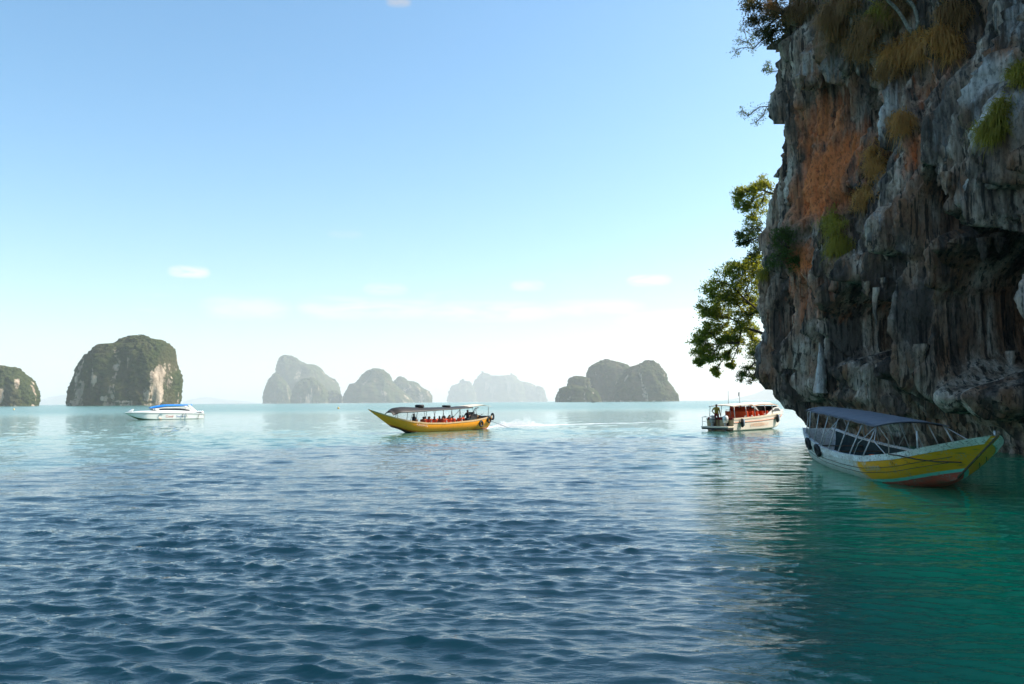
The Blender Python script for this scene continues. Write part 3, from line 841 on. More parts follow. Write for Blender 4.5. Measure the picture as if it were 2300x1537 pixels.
M['pale_buoy'] = simple('pale_yellow_buoy', (0.80, 0.60, 0.22, 1), (0.7, 0.5, 0.2, 1), rough=.4)
M['red_text'] = simple('red_lettering', (0.72, 0.20, 0.17, 1), (0.70, 0.24, 0.20, 1), rough=.4)
M['blue_text'] = simple('blue_lettering', (0.28, 0.34, 0.52, 1), (0.32, 0.38, 0.55, 1), rough=.4)
M['orange_text'] = simple('faded_orange_lettering', (0.80, 0.42, 0.24, 1), (0.80, 0.48, 0.30, 1), rough=.4)
M['orange_line'] = simple('orange_stripe', (0.60, 0.16, 0.03, 1), (0.50, 0.12, 0.03, 1), rough=.4)
M['teal_logo'] = simple('teal_emblem', (0.10, 0.25, 0.33, 1), (0.12, 0.28, 0.36, 1), rough=.4)
M['blue_fender'] = simple('blue_fender', (0.25, 0.42, 0.62, 1), (0.2, 0.35, 0.55, 1), rough=.4)


def canopy_cloth(name, c_top, c_under):
    m, nt, out = new_mat(name)
    tc = nd(nt, 'ShaderNodeTexCoord').outputs['Object']
    geo = nd(nt, 'ShaderNodeNewGeometry')
    nz = nd(nt, 'ShaderNodeSeparateXYZ', {0: geo.outputs['True Normal']})
    f = noise(nt, tc, 3.0, 6.0, .65)
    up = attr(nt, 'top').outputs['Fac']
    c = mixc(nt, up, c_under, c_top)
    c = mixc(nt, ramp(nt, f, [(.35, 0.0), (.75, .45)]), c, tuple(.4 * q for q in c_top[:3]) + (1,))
    b = nd(nt, 'ShaderNodeBump', {'Strength': .5, 'Distance': .05, 'Height': noise(nt, mapping(nt, tc, (.6, 2.5, 1)), 2.0, 4.0)})
    p = nd(nt, 'ShaderNodeBsdfPrincipled', {'Base Color': c, 'Roughness': .55, 'Specular IOR Level': .35, 'Normal': b.outputs[0]})
    nt.links.new(p.outputs[0], out.inputs[0])
    return m


def hull_paint(name, style):
    """paint laid out along the hull: hull = (length 0 stern..1 bow, girth 0 keel..1 sheer, side)"""
    m, nt, out = new_mat(name)
    tc = nd(nt, 'ShaderNodeTexCoord').outputs['Object']
    h = nd(nt, 'ShaderNodeSeparateXYZ', {0: attr(nt, 'hull').outputs['Vector']})
    u, a = h.outputs[0], h.outputs[1]
    n1 = noise(nt, tc, 1.6, 6.0, .65, .3)
    n2 = noise(nt, mapping(nt, tc, (.35, 1, 1.6)), 5.0, 6.0, .7)
    n3 = noise(nt, tc, 16.0, 5.0, .7)
    if style == 'moored':
        yel = mixc(nt, n2, (0.96, 0.44, 0.010, 1), (0.82, 0.33, 0.006, 1))
        teal = mixc(nt, n2, (0.12, 0.66, 0.58, 1), (0.28, 0.68, 0.64, 1))
        red = mixc(nt, ramp(nt, n2, [(.35, 0.0), (.65, 1.0)]), (0.80, 0.085, 0.055, 1), (0.50, 0.15, 0.12, 1))
        aw = mth(nt, 'ADD', a, mth(nt, 'MULTIPLY', mth(nt, 'SUBTRACT', n2, .5), .035))
        c = mixc(nt, ramp(nt, aw, [(0.405, 0.0), (0.415, 1.0)]), teal, yel)
        c = mixc(nt, ramp(nt, aw, [(0.315, 0.0), (0.325, 1.0)]), red, c)
        # bare, sun-bleached planks towards the stern
        pale = mixc(nt, n1, (0.84, 0.82, 0.82, 1), (0.62, 0.57, 0.52, 1))
        pale = mixc(nt, ramp(nt, n3, [(.50, 0.0), (.64, .8)]), pale, (0.34, 0.27, 0.21, 1))
        w = mth(nt, 'ADD', mth(nt, 'SUBTRACT', 0.66, u), mth(nt, 'MULTIPLY', mth(nt, 'SUBTRACT', n1, .5), .42))
        c = mixc(nt, ramp(nt, w, [(-.0, 0.0), (.08, 1.0)]), c, pale)
        # flaked patches and scuffs
        fl = mth(nt, 'MULTIPLY', ramp(nt, n3, [(.54, 0.0), (.60, 1.0)]), ramp(nt, n1, [(.50, 0.0), (.60, 1.0)]))
        c = mixc(nt, fl, c, (0.40, 0.36, 0.34, 1))
        sc = nd(nt, 'ShaderNodeTexNoise', {'Vector': mapping(nt, tc, (.25, 1, 6)), 'Scale': 4.0, 'Detail': 5.0}).outputs[0]
        c = mixc(nt, ramp(nt, sc, [(.62, 0.0), (.70, .7)]), c, (0.12, 0.085, 0.05, 1))
        seam = None
        rough = .55
    elif style == 'tour':
        c = mixc(nt, n2, (0.95, 0.36, 0.004, 1), (0.90, 0.30, 0.004, 1))
        c = mixc(nt, ramp(nt, a, [(0.30, 1.0), (0.33, 0.0)]), c, (0.55, 0.12, 0.012, 1))
        c = mixc(nt, ramp(nt, a, [(0.20, 1.0), (0.23, 0.0)]), c, (0.05, 0.03, 0.02, 1))
        c = mixc(nt, ramp(nt, n1, [(.55, 0.0), (.75, .5)]), c, (0.42, 0.20, 0.01, 1))
        rough = .4
    elif style == 'gel':
        c = mixc(nt, n1, (0.82, 0.80, 0.76, 1), (0.74, 0.72, 0.67, 1))
        c = mixc(nt, ramp(nt, a, [(0.30, 1.0), (0.34, 0.0)]), c, (0.30, 0.34, 0.20, 1))
        rough = .22
    else:
        c = mixc(nt, n1, (0.82, 0.70, 0.58, 1), (0.76, 0.64, 0.52, 1))
        c = mixc(nt, ramp(nt, a, [(0.28, 1.0), (0.31, 0.0)]), c, (0.40, 0.28, 0.14, 1))
        rough = .25
    b = nd(nt, 'ShaderNodeBump', {'Strength': .5 if style in ('moored', 'tour') else .05, 'Distance': .02, 'Height': n3})
    p = nd(nt, 'ShaderNodeBsdfPrincipled', {'Base Color': c, 'Roughness': rough, 'Normal': b.outputs[0]})
    nt.links.new(p.outputs[0], out.inputs[0])
    return m


class Hull:
    """hull surface: x(u,f), half beam, sheer and keel by station; u 0 stern .. 1 bow, a 0 keel .. 1 sheer"""
    def __init__(s, L, beam, sheer, keel, rake_bow, rake_stern=0.0, p=.75, q=1.5, chine=None):
        s.L, s.b, s.s, s.k, s.rb, s.rs, s.p, s.q, s.ch = L, np.array(beam), np.array(sheer), np.array(keel), rake_bow, rake_stern, p, q, chine

    def f(s, tab, u):
        n = 200
        t = np.linspace(0, 1, n)
        v = np.interp(t, tab[:, 0], tab[:, 1])
        k = np.hanning(25); k /= k.sum()
        vp = np.concatenate([2 * v[0] - v[12:0:-1], v, 2 * v[-1] - v[-2:-14:-1]])
        return np.interp(u, t, np.convolve(vp, k, 'valid'))

    def at(s, u, a, side, off=0.0):
        u = np.asarray(u, float); a = np.asarray(a, float)
        b = np.maximum(s.f(s.b, u), 0.012); zs = s.f(s.s, u); zk = s.f(s.k, u)
        if s.ch:
            ca, cb, cz = s.ch
            yy = np.where(a < ca, cb * a / ca, cb + (1 - cb) * (a - ca) / (1 - ca))
            zz = np.where(a < ca, cz * a / ca, cz + (1 - cz) * (a - ca) / (1 - ca))
        else:
            yy = np.sin(a * np.pi / 2) ** s.p; zz = a ** s.q
        z = zk + (zs - zk) * zz
        w = sstep(.55, 1.0, u) * s.rb; w2 = (1 - sstep(0, .25, u)) * s.rs
        x = -s.L / 2 + s.L * u - w * (1 - zz) + w2 * (1 - zz)
        y = side * np.maximum(b * yy + off, 0)
        return np.stack([x, y, z], -1)

    def shell(s, nu=70, nv=26, off=0.0, lift=0.0, a1=1.0, u0=0.0, u1=1.0):
        u = np.linspace(u0, u1, nu)
        v = np.linspace(-a1, a1, 2 * nv + 1)
        U, W = np.meshgrid(u, v, indexing='ij')
        P = s.at(U, np.abs(W), np.sign(W), off)
        P[..., 2] += lift * (1 - np.abs(W))
        A = np.stack([U, np.abs(W), np.sign(W)], -1)
        return P.reshape(-1, 3), grid_faces(nu, 2 * nv + 1), A.reshape(-1, 3), 2 * nv + 1


def hull_object(h, parent, mat, inner, u0i=.02, u1i=.97, floor_a=.45, transom=True, nu=80):
    V, F, A, nv = h.shell(nu)
    n = len(V)
    FF = F.tolist()
    if transom:
        c = V[:nv].mean(0)
        V = np.vstack([V, c]); A = np.vstack([A, [0, .6, 0]])
        cap = [(i + 1, i, n, n) for i in range(nv - 1)]
        Vf, Ff = V, np.array(FF + [(a, b, c_, c_) for a, b, c_, _ in []], np.int32).reshape(-1, 4)
    o = np_obj('hull', V, np.array(FF, np.int32), mat, parent, attrs={'hull': A})
    if transom:
        mb = MB()
        pts = [tuple(p) for p in V[:nv]]
        mb.add(pts, [tuple(range(nv))])
        t = mb.build('transom', mat, o)
    mi = MB()
    Vi, Fi, _, nvi = h.shell(60, 14, off=-.05, lift=.08, u0=u0i, u1=u1i)
    mi.add(Vi, Fi)
    mi.build('inner_hull', inner, o, smooth=True)
    # floor boards
    u = np.linspace(u0i + .01, u1i - .08, 40)
    l = h.at(u, floor_a + 0 * u, -1, -.06); r = h.at(u, floor_a + 0 * u, 1, -.06)
    fb = MB()
    fb.add(np.vstack([l, r]), [(i, i + 1, 41 + i, 40 + i) for i in range(39)])
    fb.build('floor', M['wood'], o)
    return o


def rail_strip(h, parent, mat, name='gunwale', a0=.86, off=.03, top=.03, width=.09, u0=0.0, u1=.995, nu=80):
    """a rubbing strake with a flat cap along each sheer, and its inner edge"""
    mb = MB()
    u = np.linspace(u0, u1, nu)
    for side in (-1, 1):
        lo = h.at(u, a0 + 0 * u, side, .004); lo2 = h.at(u, a0 + 0 * u, side, off); hi = h.at(u, 1 + 0 * u, side, off); inn = h.at(u, 1 + 0 * u, side, off - width); ind = inn.copy()
        hi[:, 2] += top; inn[:, 2] += top; ind[:, 2] -= .05
        rows = [lo, lo2, hi, inn, ind]
        V = np.stack(rows, 1).reshape(-1, 3)
        F = grid_faces(nu, 5, flip=(side > 0))
        mb.add(V, F)
    return mb.build(name, mat, parent)


def sheet_roof(name, xs, wid, zc, drop, mat, parent, thick=.025, ny=15, sag=.0, sag_n=7):
    """arched canopy: xs stations, half width, centre height, edge drop"""
    xs = np.asarray(xs, float); n = len(xs)
    t = np.linspace(-1, 1, ny)
    X = np.repeat(xs[:, None], ny, 1)
    Y = np.asarray(wid)[:, None] * t[None, :]
    Z = np.asarray(zc)[:, None] - np.asarray(drop)[:, None] * np.abs(t[None, :]) ** 2.2
    if sag:
        Z = Z - sag * np.abs(np.sin((xs - xs[0]) / (xs[-1] - xs[0]) * np.pi * sag_n))[:, None] * (1 - .2 * t[None, :] ** 2)
    T = np.stack([X, Y, Z], -1).reshape(-1, 3)
    B = T.copy(); B[:, 2] -= thick
    F = grid_faces(n, ny)
    k = n * ny
    edge = [i * ny for i in range(n)], [i * ny + ny - 1 for i in range(n)], list(range(ny)), [(n - 1) * ny + j for j in range(ny)]
    FF = F.tolist() + (F[:, ::-1] + k).tolist()
    for e in edge:
        FF += [(e[i], e[i + 1], e[i + 1] + k, e[i] + k) for i in range(len(e) - 1)]
    return np_obj(name, np.vstack([T, B]), np.array(FF), mat, parent, attrs={'top': np.concatenate([np.ones(k), np.zeros(k)])})


def text_mesh(txt, size, mat, name, parent, M4, extrude=.004, spacing=1.0):
    cu = bpy.data.curves.new(name, 'FONT')
    cu.body = txt; cu.size = size; cu.extrude = extrude; cu.align_x = 'CENTER'; cu.align_y = 'CENTER'; cu.space_character = spacing
    tmp = bpy.data.objects.new('tmp_text', cu)
    COL.objects.link(tmp)
    dg = bpy.context.evaluated_depsgraph_get()
    me = bpy.data.meshes.new_from_object(tmp.evaluated_get(dg))
    bpy.data.objects.remove(tmp); bpy.data.curves.remove(cu)
    me.name = name
    me.materials.clear(); me.materials.append(mat)
    me.transform(M4)
    return link(bpy.data.objects.new(name, me), parent)


def heading_frame(stern, bow):
    d = Vector(bow[:2]) - Vector(stern[:2])
    c = (Vector(stern[:2]) + Vector(bow[:2])) / 2
    return (c.x, c.y, 0.0), math.atan2(d.y, d.x), d.length


def side_frame(h, u, a, side, off=.012, up=.0):
    """matrix that lays flat lettering on the hull side"""
    p = h.at(u, a, side, off)
    du = h.at(u + .02, a, side, off) - h.at(u - .02, a, side, off)
    da = h.at(u, min(a + .05, 1), side, off) - h.at(u, a - .05, side, off)
    X = Vector(du).normalized() * (1 if side < 0 else -1)
    Yv = Vector(da); Yv = (Yv - X * Yv.dot(X)).normalized()
    Zv = X.cross(Yv)
    m = Matrix((X, Yv, Zv)).transposed().to_4x4()
    m.translation = Vector(p) + Zv * .01
    return m


# ------------------------------------------------------------------ people
def make_person_data():
    """three poses grown once with a skin modifier, then cut into body, garments and hair"""
    poses = {}
    poses['stand'] = dict(j=[(0, 0, .98), (0, 0, 1.16), (0, .0, 1.36), (0, 0, 1.52), (.01, 0, 1.64), (.01, 0, 1.73),
                             (0, .18, 1.43), (-.06, .36, 1.20), (.06, .24, 1.03), (.10, .20, 1.0),
                             (0, -.18, 1.43), (-.03, -.25, 1.15), (.06, -.27, .92), (.09, -.27, .82),
                             (0, .10, .93), (.02, .13, .52), (-.02, .15, .09), (.13, .17, .03),
                             (0, -.10, .93), (.02, -.13, .52), (-.02, -.15, .09), (.13, -.17, .03)],
                         e=[(0, 1), (1, 2), (2, 3), (3, 4), (4, 5), (2, 6), (6, 7), (7, 8), (8, 9), (2, 10), (10, 11), (11, 12), (12, 13), (0, 14), (14, 15), (15, 16), (16, 17), (0, 18), (18, 19), (19, 20), (20, 21)],
                         r=[(.14, .11), (.135, .10), (.16, .11), (.06, .06), (.085, .10), (.07, .08), (.065, .06), (.045, .045), (.035, .035), (.04, .025), (.065, .06), (.045, .045), (.035, .035), (.04, .025),
                            (.095, .095), (.06, .06), (.045, .045), (.045, .03), (.095, .095), (.06, .06), (.045, .045), (.045, .03)])
    sit = [(0, 0, .10), (0, 0, .30), (.02, 0, .50), (.03, 0, .65), (.05, 0, .77), (.05, 0, .86),
           (.02, .18, .56), (.06, .24, .32), (.26, .16, .22), (.33, .12, .2),
           (.02, -.18, .56), (.06, -.24, .32), (.26, -.16, .22), (.33, -.12, .2),
           (.04, .10, .09), (.42, .12, .12), (.42, .13, -.26), (.52, .13, -.32),
           (.04, -.10, .09), (.42, -.12, .12), (.42, -.13, -.26), (.52, -.13, -.32)]
    poses['sit'] = dict(j=sit, e=poses['stand']['e'], r=poses['stand']['r'])
    lean = list(sit)
    lean[6:14] = [(.04, .18, .56), (.18, .30, .38), (.40, .34, .36), (.47, .34, .35), (.02, -.18, .56), (.0, -.32, .36), (.08, -.36, .14), (.10, -.36, .06)]
    poses['lean'] = dict(j=lean, e=poses['stand']['e'], r=poses['stand']['r'])
    res = {}
    for nm, d in poses.items():
        me = bpy.data.meshes.new('tmp_body')
        me.from_pydata(d['j'], d['e'], [])
        ob = bpy.data.objects.new('tmp_body', me)
        COL.objects.link(ob)
        sk = ob.modifiers.new('skin', 'SKIN'); sk.use_smooth_shade = True
        ob.modifiers.new('sub', 'SUBSURF').levels = 1
        ob.modifiers['sub'].render_levels = 1
        sv = me.skin_vertices[0].data
        for i, (a, b) in enumerate(d['r']):
            sv[i].radius = (b, a) if i < 6 else (a, b)
            sv[i].use_root = (i == 0)
        dg = bpy.context.evaluated_depsgraph_get()
        body = bpy.data.meshes.new_from_object(ob.evaluated_get(dg))
        bpy.data.objects.remove(ob)
        body.name = 'person_body'
        for p in body.polygons: p.use_smooth = True
        V = np.array([v.co for v in body.vertices]); Nn = np.array([v.normal for v in body.vertices])
        faces = [tuple(p.vertices) for p in body.polygons]
        cen = np.array([V[list(f)].mean(0) for f in faces])
        res[nm] = (body, V, Nn, faces, cen)
    return res


PEOPLE = make_person_data()


def garment(pose, keep, off, name, mat, parent):
    body, V, Nn, faces, cen = PEOPLE[pose]
    key = (pose, name, off)
    fs = [f for f, c in zip(faces, cen) if keep(c)]
    ids = sorted({i for f in fs for i in f}); mp = {i: k for k, i in enumerate(ids)}
    me = bpy.data.meshes.new(name)
    me.from_pydata([tuple(V[i] + Nn[i] * off) for i in ids], [], [tuple(mp[i] for i in f) for f in fs])
    me.polygons.foreach_set('use_smooth', [True] * len(me.polygons))
    me.materials.append(mat)
    return link(bpy.data.objects.new(name, me), parent)


def person(pose, loc, rz, top, bottom, label, group=None, vest=False, scale=1.0):
    body = PEOPLE[pose][0]
    if not body.materials: body.materials.append(M['skin'])
    o = link(bpy.data.objects.new('person', body))
    o.location = loc; o.rotation_euler = (0, 0, rz); o.scale = (scale,) * 3
    tag(o, label, 'person', group)
    hz, sh, hip = (1.60, 1.49, .96) if pose == 'stand' else (.73, .62, .14)
    garment(pose, lambda c: c[2] < sh and c[2] > hip and abs(c[1]) < .30 and c[0] < .2, .012, 'shirt', top, o)
    if pose == 'stand':
        garment(pose, lambda c: .55 < c[2] < hip + .04 and abs(c[1]) < .24, .016, 'shorts', bottom, o)
    else:
        garment(pose, lambda c: c[2] < hip + .05 and c[2] > -.1 and abs(c[1]) < .26, .016, 'trousers', bottom, o)
    garment(pose, lambda c: c[2] > hz + .01 and (c[0] < .045 or c[2] > hz + .12), .016, 'hair', M['hair'], o)
    if vest:
        garment(pose, lambda c: hip + .06 < c[2] < sh - .03 and abs(c[1]) < .22 and c[0] < .2, .075, 'life_vest', M['vest'], o)
    return o


def local_to_world(root, p):
    return Matrix.Translation(root.location) @ Matrix.Rotation(root.rotation_euler.z, 4, 'Z') @ Vector(p)


# ------------------------------------------------------------------ moored long-tail boat under the cliff
def moored_boat():
    loc, rz, L = heading_frame((13.2, 34.6), (11.62, 19.2))
    root = empty('longtail_boat', loc, rz)
    tag(root, 'weathered yellow and white wooden longtail boat moored empty under the cliff', 'boat')
    h = Hull(L, [(0, .62), (.12, 1.0), (.35, 1.38), (.6, 1.48), (.75, 1.38), (.88, .95), (.96, .42), (1, .02)],
             [(0, 1.28), (.12, 1.02), (.3, .80), (.5, .70), (.65, .74), (.8, .98), (.92, 1.35), (1, 1.62)],
             [(0, -.15), (.3, -.30), (.64, -.27), (.80, -.14), (.88, 0.0), (.96, .20), (1, .32)], 2.4, .25, p=.52, q=1.35)
    hu = hull_object(h, root, hull_paint('moored_hull_paint', 'moored'), M['hull_in'])
    gm = M['white_worn']
    rail_strip(h, root, gm, a0=.88, off=.035, top=.02, width=.13)
    # plank seams standing proud of the skin
    for a in (.60, .72):
        for side in (-1, 1):
            u = np.linspace(.01, .955, 60)
            P = h.at(u, a + 0 * u, side, .004)
            MB().tube([tuple(p) for p in P], .011, 5).build('plank_seam', M['wood'], hu, smooth=True)
    # thwarts
    for u in (.16, .27, .38, .49, .60, .71, .81):
        l = h.at(u, .80, -1, -.05); r = h.at(u, .80, 1, -.05)
        MB().box(((l[0] + r[0]) / 2, 0, l[2]), (.24, r[1] - l[1], .04)).build('thwart', M['wood'], root, bevel=.008)
    # canopy on posts
    u = np.linspace(.08, .665, 40)
    xs = -L / 2 + L * u
    zc = np.interp(u, [.08, .3, .5, .665], [2.22, 2.12, 1.97, 1.83])
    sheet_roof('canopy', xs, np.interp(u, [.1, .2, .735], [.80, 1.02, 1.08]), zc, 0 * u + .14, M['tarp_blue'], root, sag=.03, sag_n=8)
    top = lambda x, y: float(np.interp(x, xs, zc)) - .14 * abs(y / 1.05) ** 2.2 - .02
    for side in (-1, 1):
        for uu in (.17, .25, .33, .41, .49, .575, .655):
            b = h.at(uu, 1.0, side, -.02); x = float(b[0]); y = side * .98
            MB().tube([tuple(b), (x + .02, y, top(x, y))], .021, 7).build('post', M['pole'], root, smooth=True)
        b = h.at(.09, 1.0, side, -.03); x1 = float(b[0])
        MB().tube([tuple(b), (x1 - .15, side * .72, 1.68), (x1 - .32, side * .7, 1.9), (x1 + .2, side * .75, 2.12)], .024, 7).build('stern_post', M['pole'], root, smooth=True)
        # diagonal braces and a bow stanchion
        for ua, ub in ((.42, .35), (.65, .76), (.655, .60)):
            p = h.at(ub, 1.0, side, -.03); q = h.at(ua, 1.0, side, -.03)
            MB().tube([tuple(p), tuple((Vector(p) + Vector((q[0], q[1], top(q[0], .95)))) / 2 + Vector((.1, 0, -.06))), (q[0], side * .95, top(q[0], .95))], .014, 6).build('brace', M['pole'], root, smooth=True)
        b = h.at(.855, 1.0, side, -.04)
        MB().tube([tuple(b), (b[0], b[1], b[2] + .5)], .024, 7).build('stanchion', M['pole'], root, smooth=True)
    for uu in np.linspace(.11, .65, 8):
        x = -L / 2 + L * uu
        MB().tube([(x, y, top(x, y) - .035) for y in np.linspace(-.98, .98, 9)], .018, 6).build('canopy_hoop', M['dark_pole'], root, smooth=True)
    # tyre fenders hung over the near side
    for uu in (.20, .335):
        p = h.at(uu, .97, -1, .09)
        Mx = Matrix.Rotation(R(90), 3, 'X')
        MB().torus((p[0], p[1], p[2] - .10), .185, .07, Matrix.Rotation(R(14), 3, 'X') @ Mx).build('tyre_fender', M['rubber'], root, smooth=True)
        MB().tube([(p[0], p[1], p[2] + .1), (p[0], p[1] + .09, p[2] + .14)], .014, 6).build('fender_rope', M['rope'], root, smooth=True)
    # rope lashed over the bow
    pr = [h.at(.78, 1.0, -1, .06), h.at(.82, .93, -1, .05), h.at(.87, .80, -1, .03), h.at(.93, .66, -1, .03), h.at(.985, .56, -1, .05)]
    MB().tube([tuple(p) for p in pr], .020, 6).build('bow_rope', M['dark_rope'], root, smooth=True)
    x7 = float(h.at(.655, 1, -1)[0])
    MB().tube([(x7, -.95, top(x7, .95)), tuple(h.at(.75, 1, -1, -.2) + np.array([0, 0, .4])), tuple(h.at(.78, 1.0, -1, .05))], .016, 6).build('stay_rope', M['rope'], root, smooth=True)
    # foredeck and stem post
    u = np.linspace(.86, .985, 14)
    l = h.at(u, .97 + 0 * u, -1, -.05); r = h.at(u, .97 + 0 * u, 1, -.05)
    MB().add(np.vstack([l, r]), [(i, i + 1, 15 + i, 14 + i) for i in range(13)]).build('foredeck', M['wood'], root)
    st = [h.at(1.0, a, 1) for a in (.15, .3, .5, .7, .85, 1.0)]
    MB().tube([(p[0], 0, p[2]) for p in st] + [(st[-1][0] + .06, 0, st[-1][2] + .10)], .032, 8).build('stem_post', M['wood'], root, smooth=True)
    # worn registration on the bow
    text_mesh('B', .26, M['faded_mark'], 'registration_letter', root, side_frame(h, .80, .78, -1, .022))
    text_mesh('5.', .26, M['faded_mark'], 'registration_letter', root, side_frame(h, .845, .80, -1, .022))
    # pale, almost scrubbed-off name
    text_mesh('Laimojon', .30, M['scrubbed'], 'worn_name', root, side_frame(h, .71, .73, -1, .022), spacing=1.0)
    # life vest left inside
    lv = MB()
    lv.box((0, 0, .05), (.42, .30, .09)); lv.box((.15, .09, .10), (.20, .10, .06)); lv.box((-.12, -.08, .10), (.18, .11, .07))
    p = h.at(.545, .80, -1, -.35)
    o = lv.build('life_vest', M['vest'], bevel=.03)
    w = local_to_world(root, (float(p[0]), -.75, float(h.at(.49, .80, 1)[2]) + .10))
    o.location = w; o.rotation_euler = (R(12), R(-8), rz + .4)
    tag(o, 'orange life vest dropped inside the empty moored boat', 'life vest')
    return root, h


def worn_white():
    m, nt, out = new_mat('worn_white_paint')
    tc = nd(nt, 'ShaderNodeTexCoord').outputs['Object']
    a = noise(nt, mapping(nt, tc, (.3, 1, 1)), 3.5, 6.0, .7); b = noise(nt, tc, 14, 5., .7)
    c = mixc(nt, ramp(nt, a, [(.38, 0.), (.66, 1.)]), (.86, .85, .83, 1), (.52, .47, .42, 1))
    c = mixc(nt, ramp(nt, b, [(.52, 0.), (.62, .85)]), c, (.22, .17, .12, 1))
    p = nd(nt, 'ShaderNodeBsdfPrincipled', {'Base Color': c, 'Roughness': .6})
    nt.links.new(p.outputs[0], out.inputs[0])
    return m


M['white_worn'] = worn_white()
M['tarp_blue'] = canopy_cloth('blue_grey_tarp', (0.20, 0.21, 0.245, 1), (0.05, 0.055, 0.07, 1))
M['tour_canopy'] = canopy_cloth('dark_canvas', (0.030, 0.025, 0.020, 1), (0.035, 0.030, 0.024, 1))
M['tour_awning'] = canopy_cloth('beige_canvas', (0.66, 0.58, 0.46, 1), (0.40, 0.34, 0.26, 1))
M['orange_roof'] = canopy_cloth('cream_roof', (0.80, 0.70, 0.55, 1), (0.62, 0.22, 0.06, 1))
M['faded_mark'] = simple('faded_marking', (0.42, 0.20, 0.02, 1), (0.58, 0.30, 0.01, 1), rough=.6, scale=12)
M['scrubbed'] = simple('scrubbed_lettering', (0.50, 0.44, 0.42, 1), (0.60, 0.36, 0.04, 1), rough=.7, scale=11)
MOORED, MOORED_H = moored_boat()


# ------------------------------------------------------------------ tour long-tail boat under way
def tour_boat():
    bow = pix(826, 921, Y=62.5); st = pix(1090, 963, Y=74.5)
    loc, rz, L = heading_frame((st.x, st.y), (bow.x, bow.y))
    root = empty('longtail_boat', loc, rz)
    tag(root, 'bright yellow longtail tour boat full of passengers in orange vests, under way', 'boat')
    h = Hull(L, [(0, .80), (.1, 1.0), (.3, 1.15), (.6, 1.15), (.75, .98), (.88, .58), (.96, .2), (1, .015)],
             [(0, 1.22), (.08, 1.05), (.2, .88), (.45, .74), (.62, .80), (.75, 1.0), (.88, 1.42), (1, 1.98)],
             [(0, -.1), (.3, -.3), (.65, -.28), (.78, -.1), (.88, .15), (1, .5)], 2.6, .2, p=.75, q=1.35)
    hu = hull_object(h, root, hull_paint('tour_hull_paint', 'tour'), M['hull_in'])
    rail_strip(h, root, M['gunwale_tan'], a0=.93, off=.035, top=.02, width=.10)
    mb = MB()
    u = np.linspace(.45, .80, 30)
    mb.tube([tuple(p) for p in h.at(u, .34 + 0 * u, 1, .01)], .03, 6)
    mb.build('spray_rail', M['orange_line'], hu, smooth=True)
    u = np.linspace(.86, .985, 14)
    l = h.at(u, .97 + 0 * u, -1, -.05); r = h.at(u, .97 + 0 * u, 1, -.05)
    MB().add(np.vstack([l, r]), [(i, i + 1, 15 + i, 14 + i) for i in range(13)]).build('foredeck', M['gunwale_tan'], root)
    # canopy: deep dark hood forward, thinner aft
    u = np.linspace(.205, .845, 46); xs = -L / 2 + L * u
    zc = np.interp(u, [.205, .35, .6, .75, .81, .845], [2.12, 2.08, 2.06, 2.14, 2.06, 1.80])
    dr = np.interp(u, [.205, .35, .6, .75, .845], [.10, .16, .26, .42, .30])
    wd = np.interp(u, [.205, .7, .80, .845], [.98, .98, .80, .50])
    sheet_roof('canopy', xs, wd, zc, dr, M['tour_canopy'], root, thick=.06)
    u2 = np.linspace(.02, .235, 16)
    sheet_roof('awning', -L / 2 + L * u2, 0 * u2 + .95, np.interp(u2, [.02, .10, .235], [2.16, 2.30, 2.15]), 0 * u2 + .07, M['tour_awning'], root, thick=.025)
    tz = lambda x: float(np.interp(x, xs, zc - dr)) if x > xs[0] else 2.06
    for side in (-1, 1):
        for uu in (.045, .17, .245, .32, .395, .47, .55, .63, .71):
            b = h.at(uu, 1.0, side, -.03)
            MB().tube([tuple(b), (b[0] + .03, side * .93, tz(float(b[0])))], .024, 6).build('post', M['dark_pole'], root, smooth=True)
        b = h.at(.745, 1.0, side, -.03); q = h.at(.715, 1.0, side)
        MB().tube([tuple(b), (q[0], side * .90, tz(float(q[0])))], .022, 6).build('brace', M['dark_pole'], root, smooth=True)
        b = h.at(.25, 1.0, side, -.03); q = h.at(.15, 1.0, side)
        MB().tube([tuple(b), (q[0], side * .90, 2.05)], .022, 6).build('brace', M['dark_pole'], root, smooth=True)
    for uu in (.28, .36, .44, .52, .60):
        p = h.at(uu, .82, 1, -.06)
        MB().box((p[0], 0, p[2] - .12), (.30, 2 * p[1], .05)).build('bench', M['wood'], root)
    # engine and its long shaft
    en = MB(); xe = -L / 2 + L * .13
    en.box((xe, 0, 1.22), (.95, .50, .38)); en.box((xe + .1, 0, 1.50), (.55, .36, .18))
    eo = en.build('engine', M['engine'], root, bevel=.04)
    MB().tube([(xe - .45, .0, 1.3), (xe - 1.0, .1, 1.26), (xe - 1.4, .15, 1.4)], .03, 6).build('tiller', M['dark_pole'], eo, smooth=True)
    MB().tube([(xe - .3, .1, 1.16), (-L / 2 - .4, .15, .78), (-L / 2 - 3.6, .4, -.12)], .022, 6).build('propeller_shaft', M['dark_pole'], eo, smooth=True)
    MB().tube([(xe + .3, .25, 1.45), (xe + .1, .45, 1.9), (xe - .3, .5, 2.0)], .03, 6).build('exhaust', M['engine'], eo, smooth=True)
    # tyre fenders at the stern
    for uu, aa, rr in ((.125, .70, .23), (.04, .84, .24), (.002, .96, .27)):
        p = h.at(uu, aa, 1, .09)
        Mx = Matrix.Rotation(R(90), 3, 'X') if uu > .01 else Matrix.Rotation(R(60), 3, 'Z') @ Matrix.Rotation(R(90), 3, 'X')
        MB().torus((p[0], p[1], p[2]), rr, .08, Mx).build('tyre_fender', M['rubber'], root, smooth=True)
    fm = side_frame(h, .665, .82, 1, .03)      # faded, unreadable painted script
